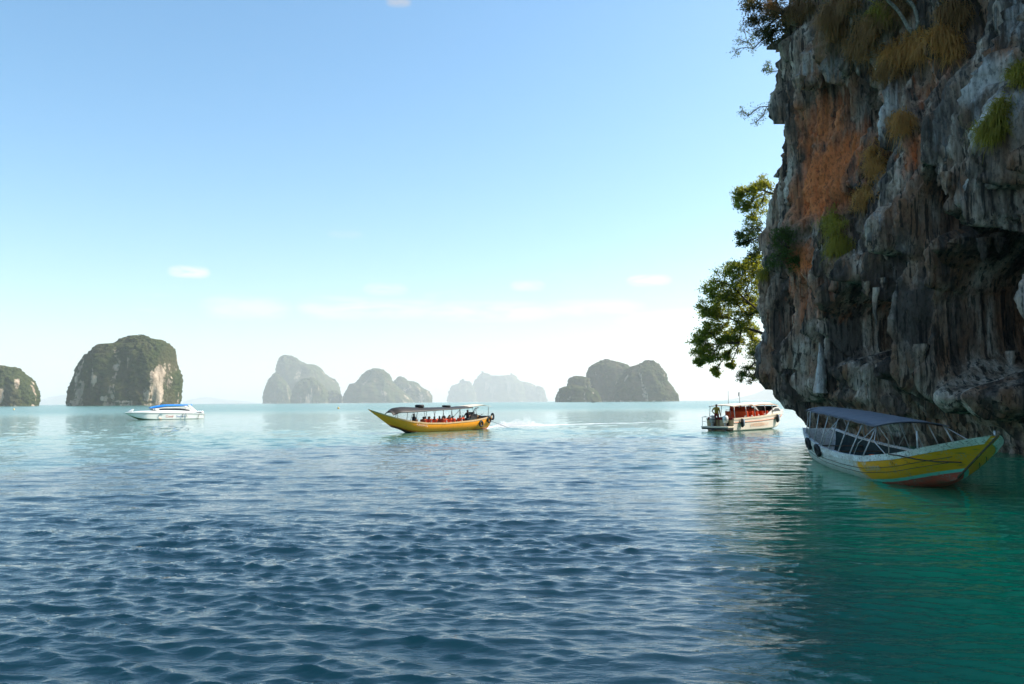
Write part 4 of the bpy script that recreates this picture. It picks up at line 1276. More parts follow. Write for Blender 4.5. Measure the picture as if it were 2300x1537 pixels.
    MB().tube([fm @ Vector((.62 * t - .0, .07 * math.sin(19 * t) + .05 * math.sin(43 * t + 1), 0)) for t in np.linspace(-1, 1, 60)], .014, 4).build('hull_lettering', M['white_paint'], root, smooth=True)
    # ring tubes lying on the canopy
    for k, (uu, lab) in enumerate(((.605, 'black inner tube lying on the dark canopy of the yellow tour boat, above its middle'), (.375, 'flatter black inner tube lying on the yellow tour boat canopy towards its stern'))):
        t = MB(); t.torus((0, 0, .09), .30, .10, n=20, m=8)
        o = t.build('inner_tube', M['rubber'], smooth=True)
        x = -L / 2 + L * uu
        o.location = local_to_world(root, (x, .05, float(np.interp(x, xs, zc)) + .005))
        o.scale = (1, 1, 1.25 if k == 0 else .8)
        tag(o, lab, 'inner tube')
    # people
    rp = np.random.default_rng(3)
    vest_label = 'passenger in an orange life vest seated in rows aboard the yellow tour boat'
    uu = np.linspace(.27, .60, 9)
    for i, q in enumerate(uu):
        for side in (-1, 1):
            if (i, side) in ((1, -1), (7, -1), (4, -1)): continue
            x = -L / 2 + L * (q + .01 * rp.normal())
            fz = float(h.at(q, .82, 1)[2]) - .12
            p = local_to_world(root, (x, side * .55 + .05 * rp.normal(), fz + .04))
            person('sit', p, rz + rp.normal() * .3 + (R(180) if i % 2 == 0 else 0), [M['navy'], M['pale_shirt'], M['vest']][i % 3], M['navy'], vest_label, 'passengers on the yellow tour boat', True, .96 + .06 * rp.random())
    p = local_to_world(root, (-L / 2 + L * .668, .25, .66)); person('lean', p, rz + R(170), M['navy'], M['navy'], 'person in dark clothes sitting up by the bow of the yellow tour boat', None, False, 1.05)
    p = local_to_world(root, (-L / 2 + L * .20, .35, .86)); person('lean', p, rz + R(10), M['navy'], M['navy'], 'helmsman in dark clothes beside the engine of the yellow tour boat', None, False, 1.08)
    return root, h


M['gunwale_tan'] = simple('gunwale_paint', (0.60, 0.40, 0.22, 1), (0.45, 0.28, 0.14, 1), rough=.5, scale=5)
TOUR, TOUR_H = tour_boat()


# ------------------------------------------------------------------ speedboats
def outboard(root, x, y, z, mat, tilt=0.0):
    rot = Matrix.Rotation(tilt, 4, 'Y')
    T = Matrix.Translation((x, y, z)) @ rot
    prof = [(.10, -.28), (.20, -.26), (.235, -.05), (.23, .15), (.19, .27), (.10, .32), (.02, .33)]
    mb = MB()
    for_m = T @ Matrix.Diagonal((1.25, .95, 1, 1))
    mb.lathe(prof, 14, for_m)
    o = mb.build('outboard_motor', mat, root, smooth=True)
    leg = MB(); leg.box(T @ Vector((-.02, 0, -.6)), (.20, .12, .66)); leg.box(T @ Vector((-.05, 0, -.84)), (.5, .26, .03))
    leg.build('lower_unit', M['grey_cowl'], o, bevel=.02)
    MB().box(T @ Vector((0, 0, -.02)), (.57, .435, .035)).build('cowling_band', M['dark_pole'], o)
    MB().box(T @ Vector((.26, 0, -.38)), (.16, .30, .30)).build('bracket', M['engine'], o, bevel=.02)
    return o


def orange_speedboat():
    st = pix(1618, 968.5, z=0.0); bow = pix(1757, 925, Y=73.0)
    loc, rz, L = heading_frame((st.x, st.y), (bow.x, bow.y))
    root = empty('speedboat', loc, rz)
    tag(root, 'cream speedboat with an orange striped side and orange seats, behind the cliff edge', 'speedboat')
    h = Hull(L, [(0, 1.25), (.4, 1.35), (.7, 1.25), (.86, .80), (.95, .35), (1, .02)], [(0, 1.00), (.4, 1.14), (.75, 1.38), (1, 1.62)],
             [(0, -.35), (.6, -.35), (.8, -.15), (1, .55)], 1.1, 0.0, chine=(.40, .95, .28))
    hu = hull_object(h, root, hull_paint('orange_boat_gelcoat', 'cream'), M['cream'], floor_a=.45)
    rail_strip(h, root, M['cream'], a0=.94, off=.03, top=.03, width=.20)
    u = np.linspace(0.0, .985, 60)
    MB().tube([tuple(p) for p in h.at(u, .80 + 0 * u, -1, .012)], .030, 6).build('orange_stripe', M['orange_line'], hu, smooth=True)
    MB().tube([tuple(p) for p in h.at(u, .80 + 0 * u, 1, .012)], .030, 6).build('orange_stripe', M['orange_line'], hu, smooth=True)
    # foredeck
    u = np.linspace(.70, .99, 20)
    l = h.at(u, 1 + 0 * u, -1, -.02); r = h.at(u, 1 + 0 * u, 1, -.02); mid = (l + r) / 2; mid[:, 2] += .16 * np.sin((1 - (u - .70) / .29) * np.pi / 2)
    MB().add(np.vstack([l, mid, r]), [(i, i + 1, 21 + i, 20 + i) for i in range(19)] + [(20 + i, 21 + i, 41 + i, 40 + i) for i in range(19)]).build('foredeck', M['white'], root, smooth=True)
    X = lambda uu: -L / 2 + L * uu
    # raised side coaming with window at the helm
    for s in (-1, 1):
        y = s * 1.14
        c = MB()
        pr = [(X(.52), 1.20), (X(.58), 1.50), (X(.66), 1.86), (X(.73), 1.92), (X(.80), 1.50), (X(.82), 1.32), (X(.60), 1.18)]
        c.add([(a, y, b) for a, b in pr] + [(a, y - s * .06, b) for a, b in pr], [tuple(range(7)), tuple(range(13, 6, -1))] + [(i, (i + 1) % 7, 7 + (i + 1) % 7, 7 + i) for i in range(7)])
        co = c.build('coaming', M['white'], root)
        w = MB(); pw = [(X(.605), 1.50), (X(.665), 1.78), (X(.725), 1.80), (X(.755), 1.56)]
        w.add([(a, y + s * .015, b) for a, b in pw] + [(a, y + s * .002, b) for a, b in pw], [(0, 1, 2, 3), (0, 1, 5, 4), (1, 2, 6, 5), (2, 3, 7, 6), (3, 0, 4, 7)])
        w.build('side_window', M['dark_glass'], co)
    ws = MB(); ws.add([(X(.80), -1.05, 1.48), (X(.80), 1.05, 1.48), (X(.72), 1.0, 2.0), (X(.72), -1.0, 2.0), (X(.79), -1.05, 1.48), (X(.79), 1.05, 1.48), (X(.71), 1.0, 2.0), (X(.71), -1.0, 2.0)],
                      [(0, 1, 2, 3), (7, 6, 5, 4), (0, 3, 7, 4), (1, 5, 6, 2), (2, 6, 7, 3), (0, 4, 5, 1)])
    ws.build('windscreen', M['dark_glass'], root)
    # roofs
    u = np.linspace(.30, .74, 24)
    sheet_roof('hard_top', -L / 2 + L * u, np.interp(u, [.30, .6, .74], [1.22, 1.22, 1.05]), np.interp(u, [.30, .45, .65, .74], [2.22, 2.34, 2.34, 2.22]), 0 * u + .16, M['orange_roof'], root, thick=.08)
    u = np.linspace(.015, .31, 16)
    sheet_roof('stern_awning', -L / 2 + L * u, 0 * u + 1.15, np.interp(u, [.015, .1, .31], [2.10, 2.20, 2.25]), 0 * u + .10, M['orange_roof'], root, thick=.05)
    for s in (-1, 1):
        for uu, zt in ((.03, 2.06), (.20, 2.12), (.33, 2.12), (.50, 2.2), (.62, 2.2)):
            b = h.at(uu, 1, s, -.08)
            MB().tube([tuple(b), (b[0], s * 1.1, zt)], .028, 7).build('post', M['pole'], root, smooth=True)
    # orange interior: far side curtain, seat rows, stacked vests
    for s, zt in ((1, 1.98),):
        MB().box((X(.49), s * 1.06, (1.0 + zt) / 2), (L * .34, .05, zt - 1.0)).build('side_curtain', M['orange'], root, bevel=.01)
    for k, uu in enumerate((.27, .35, .43, .51, .59)):
        s_ = MB(); s_.box((X(uu), 0, .92), (.55, 2.1, .20)); s_.box((X(uu) - .24, 0, 1.28), (.14, 2.1, .62), Matrix.Rotation(R(-10), 3, 'Y'))
        s_.build('seat_row', M['orange'], root, bevel=.04)
    MB().add([(X(.18), -1.0, 1.02), (X(.30), -1.0, 1.14), (X(.37), -1.0, 1.75), (X(.37), 1.0, 1.85), (X(.30), 1.0, 1.14), (X(.18), 1.0, 1.02)], [(0, 1, 4, 5), (1, 2, 3, 4)]).build('engine_cover', M['orange'], root)
    for uu in (.42, .58):
        MB().tube([(X(uu), .9, 1.75), (X(uu) + .35, .9, 2.0)], .05, 8).build('roof_strut', M['white'], root, smooth=True)
    # swim platform, rail, motors
    MB().box((-L / 2 - .42, 0, .34), (.95, 2.5, .12)).build('swim_platform', M['cream'], root, bevel=.03)
    MB().box((-L / 2 - .42, 0, .22), (.88, 2.4, .12)).build('platform_underside', M['engine'], root)
    rl = MB()
    for s in (1,):
        rl.tube([(-L / 2 - .82, s * 1.15, .40), (-L / 2 - .82, s * 1.15, 1.15), (-L / 2 - .2, s * 1.15, 1.20)], .022, 6)
        rl.tube([(-L / 2 - .82, s * 1.15, .78), (-L / 2 - .2, s * 1.15, .80)], .018, 6)
        rl.tube([(-L / 2 - .82, s * 1.15, 1.15), (-L / 2 - .82, s * .35, 1.15), (-L / 2 - .82, s * .35, .40)], .022, 6)
    rl.build('stern_rail', M['pole'], root, smooth=True)
    ld = MB()
    for yy in (-.45, -.85):
        ld.tube([(-L / 2 + .2, yy, 1.0), (-L / 2 + .2, yy, 1.75)], .022, 6)
    for zz in (1.3, 1.72): ld.tube([(-L / 2 + .2, -.45, zz), (-L / 2 + .2, -.85, zz)], .02, 6)
    ld.build('boarding_rail', M['dark_pole'], root, smooth=True)
    for y in (.55, -.65):
        outboard(root, -L / 2 - .25, y, .95, M['white'] if y < 0 else M['grey_cowl'])
    MB().box((-L / 2 + .05, 0, 1.0), (.12, 2.3, .22)).build('stern_bench', M['red_shorts'], root, bevel=.03)
    # fenders on the side
    for uu in (.10, .66):
        p = h.at(uu, .92, -1, .14)
        f = MB().lathe([(.02, -.36), (.10, -.30), (.12, 0), (.10, .30), (.02, .36)], 10, Matrix.Translation((p[0], p[1], p[2] - .25)))
        fo = f.build('fender', M['rubber'], root, smooth=True)
        MB().tube([(p[0], p[1], p[2] + .1), tuple(h.at(uu, 1, -1, -.03))], .012, 5).build('fender_line', M['rope'], fo, smooth=True)
        f2 = MB().lathe([(.02, -.30), (.08, -.25), (.09, 0), (.08, .25), (.02, .30)], 10, Matrix.Translation((p[0] + .22, p[1] + .01, p[2] - .22)))
        f2.build('fender', M['blue_fender'], root, smooth=True)
    for k in range(4):
        uu = .16 + .10 * k; p = h.at(uu, 1, -1, -.05)
        MB().tube([(p[0], p[1], p[2] + .02), (p[0] + .04, p[1], p[2] + .14), (p[0] + .2, p[1], p[2] + .15), (p[0] + .24, p[1], p[2] + .03)], .022, 6).build('cleat', M['white'], root, smooth=True)
    text_mesh('A PUDGERN I V', .40, M['orange_text'], 'hull_lettering', root, side_frame(h, .38, .62, -1, .02), spacing=1.05)
    for uu, hh in ((.16, 1.1), (.33, 1.0)):
        MB().tube([(X(uu), .2, 2.18), (X(uu), .2, 2.2 + hh)], .02, 6).build('antenna', M['dark_pole'], root, smooth=True)
    fl = MB(); fl.add([(X(.33), .2, 3.22), (X(.33) - .05, .22, 2.85), (X(.33) - .12, .25, 2.83), (X(.33) - .10, .24, 3.15)], [(0, 1, 2, 3)])
    fl.build('pennant', M['engine'], root)
    # crewman standing at the stern
    p = local_to_world(root, (-L / 2 - .10, .25, .40))
    person('stand', p, rz + R(20), M['yellow_shirt'], M['red_shorts'], 'person in mustard shirt and dark red shorts standing at the speedboat stern, hand on hip', None, False, 1.03)
    return root


orange_speedboat()


def white_speedboat():
    bow = pix(279, 926, Y=126.0); st = pix(449, 940, Y=134)
    loc, rz, L = heading_frame((st.x, st.y), (bow.x, bow.y))
    root = empty('speedboat', loc, rz)
    tag(root, 'white speedboat with a blue canvas top, anchored before the dark green island', 'speedboat')
    h = Hull(L, [(0, 1.3), (.5, 1.45), (.75, 1.25), (.9, .68), (1, .02)], [(0, .86), (.15, 1.00), (.5, 1.12), (.8, 1.17), (1, 1.10)],
             [(0, -.3), (.6, -.35), (.78, -.2), (.9, .2), (1, .85)], .5, -.35, chine=(.38, .97, .26))
    hu = hull_object(h, root, hull_paint('white_boat_gelcoat', 'gel'), M['white'])
    rail_strip(h, root, M['white'], a0=.92, off=.06, top=.03, width=.25)
    u = np.linspace(0.0, .99, 60)
    MB().tube([tuple(p) for p in h.at(u, .90 + 0 * u, 1, .02)], .028, 6).build('rub_rail', M['grey_cowl'], hu, smooth=True)
    X = lambda uu: -L / 2 + L * uu
    # deck house
    u = np.linspace(.12, .985, 40)
    l = h.at(u, 1 + 0 * u, -1, -.02); r = h.at(u, 1 + 0 * u, 1, -.02); mid = (l + r) / 2
    rise = np.interp(u, [.12, .30, .55, .66, .85, .985], [.30, .42, .42, .32, .22, .10])
    ll = l.copy(); rr = r.copy(); ll[:, 1] *= .93; rr[:, 1] *= .93; ll[:, 2] += rise * .85; rr[:, 2] += rise * .85; mid[:, 2] += rise
    n = len(u)
    V = np.vstack([l, ll, mid, rr, r]); F = [(k * n + i, k * n + i + 1, (k + 1) * n + i + 1, (k + 1) * n + i) for k in range(4) for i in range(n - 1)]
    F.append(tuple(k * n for k in range(5)))
    MB().add(V, F).build('deck', M['white'], root, smooth=False)
    # dark windscreen band
    u = np.linspace(.18, .64, 20)
    b = MB()
    for s in (-1, 1):
        lo = np.stack([-L / 2 + L * u, s * np.interp(u, [.18, .5, .64], [1.15, 1.12, .85]), 1.30 + .08 * np.sin((u - .18) * 3)], -1)
        hi = lo.copy(); hi[:, 2] = np.interp(u, [.18, .30, .50, .64], [1.52, 1.74, 1.80, 1.64]); hi[:, 1] *= .92; hi[:, 0] -= .25 * (u > .6)
        k = len(u); b.add(np.vstack([lo, hi]), [(i, i + 1, k + i + 1, k + i) for i in range(k - 1)])
    e = .64
    b.add([(X(e), -.85, 1.36), (X(e), .85, 1.36), (X(e) - .3, .78, 1.64), (X(e) - .3, -.78, 1.64)], [(0, 1, 2, 3)])
    b.build('windscreen', M['dark_glass'], root)
    u = np.linspace(.17, .655, 22)
    sheet_roof('hard_top', -L / 2 + L * u, np.interp(u, [.17, .5, .655], [1.15, 1.15, .85]), np.interp(u, [.17, .35, .55, .655], [1.92, 2.02, 2.02, 1.80]), 0 * u + .16, M['hardtop'], root, thick=.10)
    u = np.linspace(.12, .68, 26)
    sheet_roof('canvas_top', -L / 2 + L * u, np.interp(u, [.12, .2, .55, .68], [.35, 1.0, 1.0, .55]), np.interp(u, [.12, .30, .50, .60, .68], [2.40, 2.44, 2.40, 2.22, 1.98]), np.interp(u, [.12, .4, .6, .68], [.10, .2, .22, .10]), M['blue_roof'], root, thick=.10)
    # swept targa arch at the stern
    for s in (-1, 1):
        y = s * 1.15
        pr = [(X(.055), 1.10), (X(.13), 1.10), (X(.205), 2.30), (X(.175), 2.36)]
        MB().add([(a, y, z) for a, z in pr] + [(a, y - s * .12, z) for a, z in pr], [(0, 1, 2, 3), (7, 6, 5, 4), (0, 1, 5, 4), (1, 2, 6, 5), (2, 3, 7, 6), (3, 0, 4, 7)]).build('targa_arch', M['white'], root)
    MB().box((X(.19), 0, 2.30), (.35, 2.2, .09)).build('arch_beam', M['white'], root, bevel=.02)
    # bow pulpit cover and helm seat box
    MB().add([(X(.90), -.35, 1.36), (X(.955), -.25, 1.30), (X(.955), .25, 1.30), (X(.90), .35, 1.36), (X(.885), -.35, 1.72), (X(.885), .35, 1.72), (X(.90), .35, 1.72), (X(.90), -.35, 1.72)],
             [(0, 1, 2, 3), (0, 3, 5, 4), (1, 2, 6, 7), (4, 5, 6, 7), (0, 4, 7, 1), (3, 2, 6, 5)]).build('anchor_locker', M['white'], root)
    MB().box((X(.615), 1.0, 1.56), (.75, .5, .22), Matrix.Rotation(R(-14), 3, 'Y')).build('mirror_pod', M['white'], root, bevel=.05)
    for y in (.75, 0, -.75):
        outboard(root, -L / 2 - .05, y, .98, M['white'], tilt=R(28))
    # black fenders and lines
    for uu in (.265, .235):
        p = h.at(uu, .93, 1, .10)
        MB().tube([(p[0], p[1], p[2] + .1), (p[0] + (.28 if uu > .25 else -.12), p[1] + .02, p[2] - .62)], .05, 7).build('fender', M['grey_cowl'], root, smooth=True)
    p = h.at(.05, .95, 1, .05)
    MB().tube([tuple(p), (p[0] + .2, p[1] + .05, .45), (p[0] + .3, p[1] + .05, .02)], .03, 6).build('stern_line', M['rope'], root, smooth=True)
    # company name and ring emblem on the side
    text_mesh('Coral', .52, M['red_text'], 'hull_lettering', root, side_frame(h, .455, .64, 1, .015))
    text_mesh('Seekers', .50, M['blue_text'], 'hull_lettering', root, side_frame(h, .30, .64, 1, .015))
    fm = side_frame(h, .568, .64, 1, .05)
    for a0, a1, mt in ((35, 200, 'teal_logo'), (200, 300, 'orange_text')):
        pts = [fm @ Vector((.36 * math.cos(R(a)), .36 * math.sin(R(a)), 0.0)) for a in np.linspace(a0, a1, 14)]
        MB().tube(pts, [.015 + .03 * math.sin(math.pi * i / 13) for i in range(14)], 6).build('ring_emblem', M[mt], hu, smooth=True)
    return root


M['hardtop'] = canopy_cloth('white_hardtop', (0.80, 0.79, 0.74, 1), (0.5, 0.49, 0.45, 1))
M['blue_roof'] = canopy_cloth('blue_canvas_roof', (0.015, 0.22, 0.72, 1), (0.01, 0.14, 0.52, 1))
white_speedboat()


# ------------------------------------------------------------------ far small boat and buoys
def far_boat():
    p = pix(1332, 903.6, z=0.0)
    p = Vector((p.x * 1500 / p.y, 1500, 0))
    root = empty('motorboat', p, R(200))
    tag(root, 'tiny dark motorboat far off in front of the grey double peaked island', 'boat')
    h = Hull(8.5, [(0, 1.1), (.5, 1.3), (.85, .7), (1, .05)], [(0, 1.0), (.5, 1.1), (1, 1.7)], [(0, -.3), (.7, -.3), (1, .4)], .8)
    V, F, A, nv = h.shell(20, 6)
    MB().add(V, F).build('hull', M['engine'], root, smooth=True)
    MB().box((-.4, 0, 1.7), (3.2, 1.9, 1.2), taper=.8).build('cabin', M['engine'], root, bevel=.1)
    MB().box((-.4, 0, 2.36), (3.6, 2.0, .1)).build('roof', M['white'], root, bevel=.03)


far_boat()


def buoy(px, py, r, mat, label):
    p = pix(px, py, z=0.0)
    root = empty('buoy', (p.x, p.y, 0))
    tag(root, label, 'buoy')
    n = 12
    prof = [(r * math.sin(math.pi * (i + .02) / (n + .04)), -r * math.cos(math.pi * i / n) + r * .55) for i in range(n + 1)]
    MB().lathe(prof, 20).build('float', mat, root, smooth=True)
    MB().lathe([(r * .22, r * 1.45), (r * .2, r * 1.7), (r * .08, r * 1.75)], 12).build('cap', mat, root, smooth=True)
    MB().torus((0, 0, r * 1.85), r * .16, r * .045, Matrix.Rotation(R(90), 3, 'X'), 14, 6).build('lifting_ring', M['dark_pole'], root, smooth=True)


buoy(31, 921, .42, M['pale_buoy'], 'pale yellow round buoy afloat before the island with pink rock faces')
buoy(760, 918.5, .42, M['buoy'], 'deep yellow round buoy afloat before the tall leaning hazy summit')


# ------------------------------------------------------------------ spray thrown up by the propeller
def spray():
    r4 = np.random.default_rng(8)
    c0 = pix(1108, 958, z=0); c1 = pix(1245, 955, z=0)
    n = 5200
    t = r4.beta(1.6, 2.4, n)
    hgt = 0.95 * np.sin(np.clip(t * 1.2, 0, 1) * np.pi) ** .9 * (.45 + .9 * np.abs(perlin(t * 9, .5, .5)) * 1.6)
    z = hgt * r4.random(n) ** 2.2
    x = c0.x + (c1.x - c0.x) * t + r4.normal(0, .12, n); y = c0.y + (c1.y - c0.y) * t + r4.normal(0, .35, n)
    s = r4.uniform(.006, .024, n) * (1.15 - z / 1.6)
    off = np.array([[1, 1, 1], [1, -1, -1], [-1, 1, -1], [-1, -1, 1]], float)
    V = (np.stack([x, y, z], -1)[:, None, :] + off[None] * s[:, None, None]).reshape(-1, 3)
    i = np.arange(n)[:, None] * 4
    F = np.concatenate([i + np.array([0, 1, 2]), i + np.array([0, 3, 1]), i + np.array([0, 2, 3]), i + np.array([1, 3, 2])])
    o = np_obj('spray', V, F, simple('white_water', (.92, .92, .92, 1), (.9, .9, .9, 1), rough=.5), smooth=True)
    tag(o, 'white spray thrown up astern of the yellow tour boat', None, None, 'stuff')


spray()

# ------------------------------------------------------------------ plants on the cliff
def leaf_material(name, c1, c2, trans):
    m, nt, out = new_mat(name)
    rnd = attr(nt, 'rnd').outputs['Fac']
    c = mixc(nt, rnd, c1, c2)
    d = nd(nt, 'ShaderNodeBsdfPrincipled', {'Base Color': c, 'Roughness': .5, 'Specular IOR Level': .3})
    t = nd(nt, 'ShaderNodeBsdfTranslucent', {0: mixc(nt, rnd, trans, tuple(.6 * q for q in trans[:3]) + (1,))})
    mx = nd(nt, 'ShaderNodeMixShader', {0: .45, 1: d.outputs[0], 2: t.outputs[0]})
    nt.links.new(mx.outputs[0], out.inputs[0])
    return m


M['leaf'] = leaf_material('green_leaves', (0.070, 0.105, 0.014, 1), (0.18, 0.21, 0.024, 1), (0.56, 0.56, 0.04, 1))
M['leaf_dark'] = leaf_material('dark_leaves', (0.026, 0.055, 0.012, 1), (0.070, 0.11, 0.018, 1), (0.16, 0.22, 0.03, 1))
M['leaf_brown'] = leaf_material('dry_leaves', (0.09, 0.060, 0.018, 1), (0.05, 0.06, 0.012, 1), (0.12, 0.09, 0.02, 1))
M['bark'] = simple('dark_bark', (0.040, 0.030, 0.022, 1), (0.075, 0.058, 0.042, 1), rough=.9, scale=9, bump=.01)
M['pale_bark'] = simple('pale_bark', (0.34, 0.31, 0.26, 1), (0.12, 0.10, 0.08, 1), rough=.9, scale=9, bump=.01)
M['grass_gold'] = leaf_material('dry_golden_grass', (0.50, 0.22, 0.055, 1), (0.90, 0.50, 0.15, 1), (0.6, 0.32, 0.08, 1))
M['grass_olive'] = leaf_material('olive_grass', (0.26, 0.21, 0.030, 1), (0.56, 0.44, 0.055, 1), (0.45, 0.38, 0.05, 1))
M['grass_brown'] = leaf_material('brown_grass', (0.26, 0.135, 0.048, 1), (0.58, 0.33, 0.125, 1), (0.38, 0.21, 0.07, 1))


def leaves_mesh(pts, size, rg):
    n = len(pts)
    d = rg.normal(size=(n, 3)); d /= np.linalg.norm(d, axis=1)[:, None]
    e = np.cross(d, rg.normal(size=(n, 3))); e /= np.linalg.norm(e, axis=1)[:, None]
    s = size * rg.uniform(.6, 1.25, n)[:, None]
    w = .42
    V = np.stack([pts, pts + d * s * .5 + e * s * w * .5, pts + d * s, pts + d * s * .5 - e * s * w * .5], 1).reshape(-1, 3)
    F = np.arange(n * 4).reshape(-1, 4)
    r = np.repeat(rg.random(n), 4)
    return V, F, r


def bez(a, b, c, n):
    t = np.linspace(0, 1, n)[:, None]
    return (1 - t) ** 2 * a + 2 * t * (1 - t) * b + t ** 2 * c


def tree(name, label, root_px, clusters, mat, seed, leaf=.10, per=320, spread=1.2, trunk_r=.10, bark='bark', depth_jit=1.0, cat='tree', twigs=7, root_dy=0.0, group=None):
    """root_px on the rock; clusters (px, py, radius px) are foliage masses; depth spreads around the root's own distance"""
    rg = np.random.default_rng(seed)
    if root_px[0] < 1750:        # rooted on the outer edge of the headland
        q = pix(root_px[0], root_px[1], Y=54.8)
        p, n, _, _ = BVH.ray_cast(Vector((6.0, 54.8, q.z)), Vector((1, 0, 0)))
        for yb in (54.2, 53.5, 52.5, 51.5):
            if p is None:
                p, n, _, _ = BVH.ray_cast(Vector((6.0, yb, q.z)), Vector((1, 0, 0)))
        n = Vector((-1, .35, 0)).normalized()
        root_dy = 56.3 - p.y
    else:
        p, n = hit(*root_px)
    base = p - n * .25
    Y = base.y + root_dy
    root = empty(name, base)
    tag(root, label, cat, group)
    B = np.array(base)
    tr = MB(); tw = MB(); L = []
    stem_dir = np.array(n) + np.array([-.1, 0, .25])
    fork = B + stem_dir / np.linalg.norm(stem_dir) * .7
    tr.tube([tuple(B - B), tuple((fork - B) * .5 + rg.normal(0, .04, 3)), tuple(fork - B)], [trunk_r * 1.25, trunk_r, trunk_r * .85], 8)
    nodes = [fork]; parent = [-1]; plen = [0.0]; rad_c = [0.0]
    todo = []
    for cx, cy, cr in clusters:
        yy = Y + rg.uniform(-depth_jit, depth_jit)
        todo.append((np.array(pix(cx, cy, Y=yy)), cr * yy / FPX))
    while todo:      # grow limbs outwards, each mass hanging on the nearest one already reached
        best = min(((np.linalg.norm(c - q) + .45 * plen[i], i, j) for j, (c, _) in enumerate(todo) for i, q in enumerate(nodes)), key=lambda t: t[0])
        _, i, j = best
        c, r = todo.pop(j)
        plen.append(plen[i] + np.linalg.norm(c - nodes[i])); nodes.append(c); parent.append(i); rad_c.append(r)
    load = [1] * len(nodes)
    for k in range(len(nodes) - 1, 0, -1): load[parent[k]] += load[k]
    for k in range(1, len(nodes)):
        A_, C, r = nodes[parent[k]], nodes[k], rad_c[k]
        dist = np.linalg.norm(C - A_)
        mid = (A_ + C) / 2 + np.array([rg.normal(0, .14), rg.normal(0, .16), .10 + rg.normal(0, .16)]) * dist * .6
        path = bez(A_, mid, C, 7) + rg.normal(0, .02, (7, 3)) * np.linspace(0, 1, 7)[:, None]
        ra = trunk_r * .85 * math.sqrt(load[k] / load[0]) + .012
        tr.tube([tuple(q - B) for q in path], list(np.linspace(ra * 1.1, ra * .8, 7)), 6, cap=False)
        for k in range(twigs):
            q = rg.normal(size=3); q /= np.linalg.norm(q)
            tip = C + q * r * rg.random() ** .4
            st = path[rg.integers(2, 7)]
            tp = bez(st, (st + tip) / 2 + rg.normal(0, .12, 3) * r, tip, 5)
            tw.tube([tuple(v - B) for v in tp], list(np.linspace(.016, .006, 5)), 4, cap=False)
            m = max(int(per / twigs), 4)
            sg = r * .30 * spread
            L.append(tip + rg.normal(0, 1, (m, 3)) * np.array([sg, sg, sg * .62]) * rg.random((m, 1)) ** .3)
            L.append(tp[rg.integers(2, 5, m // 4)] + rg.normal(0, .05, (m // 4, 3)))
    tr.build('trunk', M[bark], root, smooth=True)
    tw.build('twigs', M[bark], root, smooth=True)
    V, F, r = leaves_mesh(np.concatenate(L) - B, leaf, rg)
    np_obj('crown', V, F, mat, root, smooth=False, attrs={'rnd': r})
    return root


tree('tree', 'leafy backlit tree leaning out from the cliff edge over the speedboat', (1722, 765),
     [(1640, 605, 26), (1668, 598, 24), (1690, 620, 26), (1612, 632, 26), (1645, 640, 30), (1675, 655, 28), (1595, 660, 24), (1620, 672, 30), (1655, 685, 30), (1585, 690, 18), (1690, 690, 24),
      (1598, 712, 26), (1625, 715, 22), (1585, 740, 20), (1570, 765, 18), (1590, 775, 20), (1572, 795, 18), (1600, 800, 18), (1640, 752, 24), (1622, 770, 18), (1665, 735, 22), (1605, 742, 20),
      (1705, 605, 22), (1690, 588, 16), (1705, 640, 26), (1708, 700, 24), (1700, 780, 20), (1680, 710, 26), (1655, 620, 26), (1640, 665, 28), (1610, 690, 24), (1570, 812, 10), (1635, 800, 14), (1660, 770, 20), (1690, 750, 22), (1605, 835, 10), (1640, 822, 8)],
     M['leaf'], 3, leaf=.18, per=820, trunk_r=.16, depth_jit=1.4, twigs=9, spread=1.15, root_dy=2.2)
tree('shrub', 'dense dark shrub hanging below the leaning tree at the cliff edge', (1728, 820),
     [(1690, 790, 22), (1700, 830, 24), (1680, 830, 18), (1668, 845, 14), (1690, 855, 14), (1705, 800, 22)], M['leaf_dark'], 4, leaf=.15, per=420, trunk_r=.07, depth_jit=.8, cat='shrub')
tree('shrub', 'bushy bright green shrub growing out of the cliff edge beside the rust red rock', (1745, 450),
     [(1712, 405, 18), (1700, 425, 20), (1680, 430, 20), (1662, 432, 14), (1690, 455, 22), (1670, 465, 18), (1712, 465, 22), (1690, 490, 18), (1720, 430, 20), (1660, 450, 12)], M['leaf'], 5, leaf=.17, per=640, trunk_r=.08, depth_jit=.9, cat='shrub')
tree('shrub', 'loose dark shrub with gaps of sky on the cliff edge above the big leaning tree', (1740, 545),
     [(1700, 510, 18), (1680, 520, 16), (1662, 528, 14), (1690, 545, 20), (1668, 550, 12), (1706, 565, 18), (1715, 530, 16), (1690, 575, 14)], M['leaf_dark'], 6, leaf=.17, per=460, trunk_r=.07, depth_jit=.8, cat='shrub')
tree('shrub', 'nearly bare twiggy shrub sticking out of the cliff edge high up', (1745, 265),
     [(1700, 245, 18), (1680, 262, 14), (1665, 250, 10), (1715, 258, 16), (1698, 275, 10), (1722, 240, 14)], M['leaf_dark'], 8, leaf=.13, per=70, trunk_r=.035, depth_jit=.6, cat='shrub', twigs=10)
tree('shrub', 'thin twiggy shrub hanging from the bush at the cliff top', (1745, 85),
     [(1672, 65, 16), (1660, 90, 14), (1650, 118, 12), (1680, 95, 16), (1695, 75, 18), (1690, 110, 12)], M['leaf_dark'], 9, leaf=.14, per=85, trunk_r=.035, depth_jit=.7, cat='shrub', twigs=10)
tree('shrub', 'small dark sprig on the cliff edge just below the cliff top bush', (1748, 160),
     [(1725, 145, 10), (1730, 162, 10), (1718, 155, 8)], M['leaf_dark'], 10, leaf=.13, per=110, trunk_r=.03, depth_jit=.4, cat='shrub')
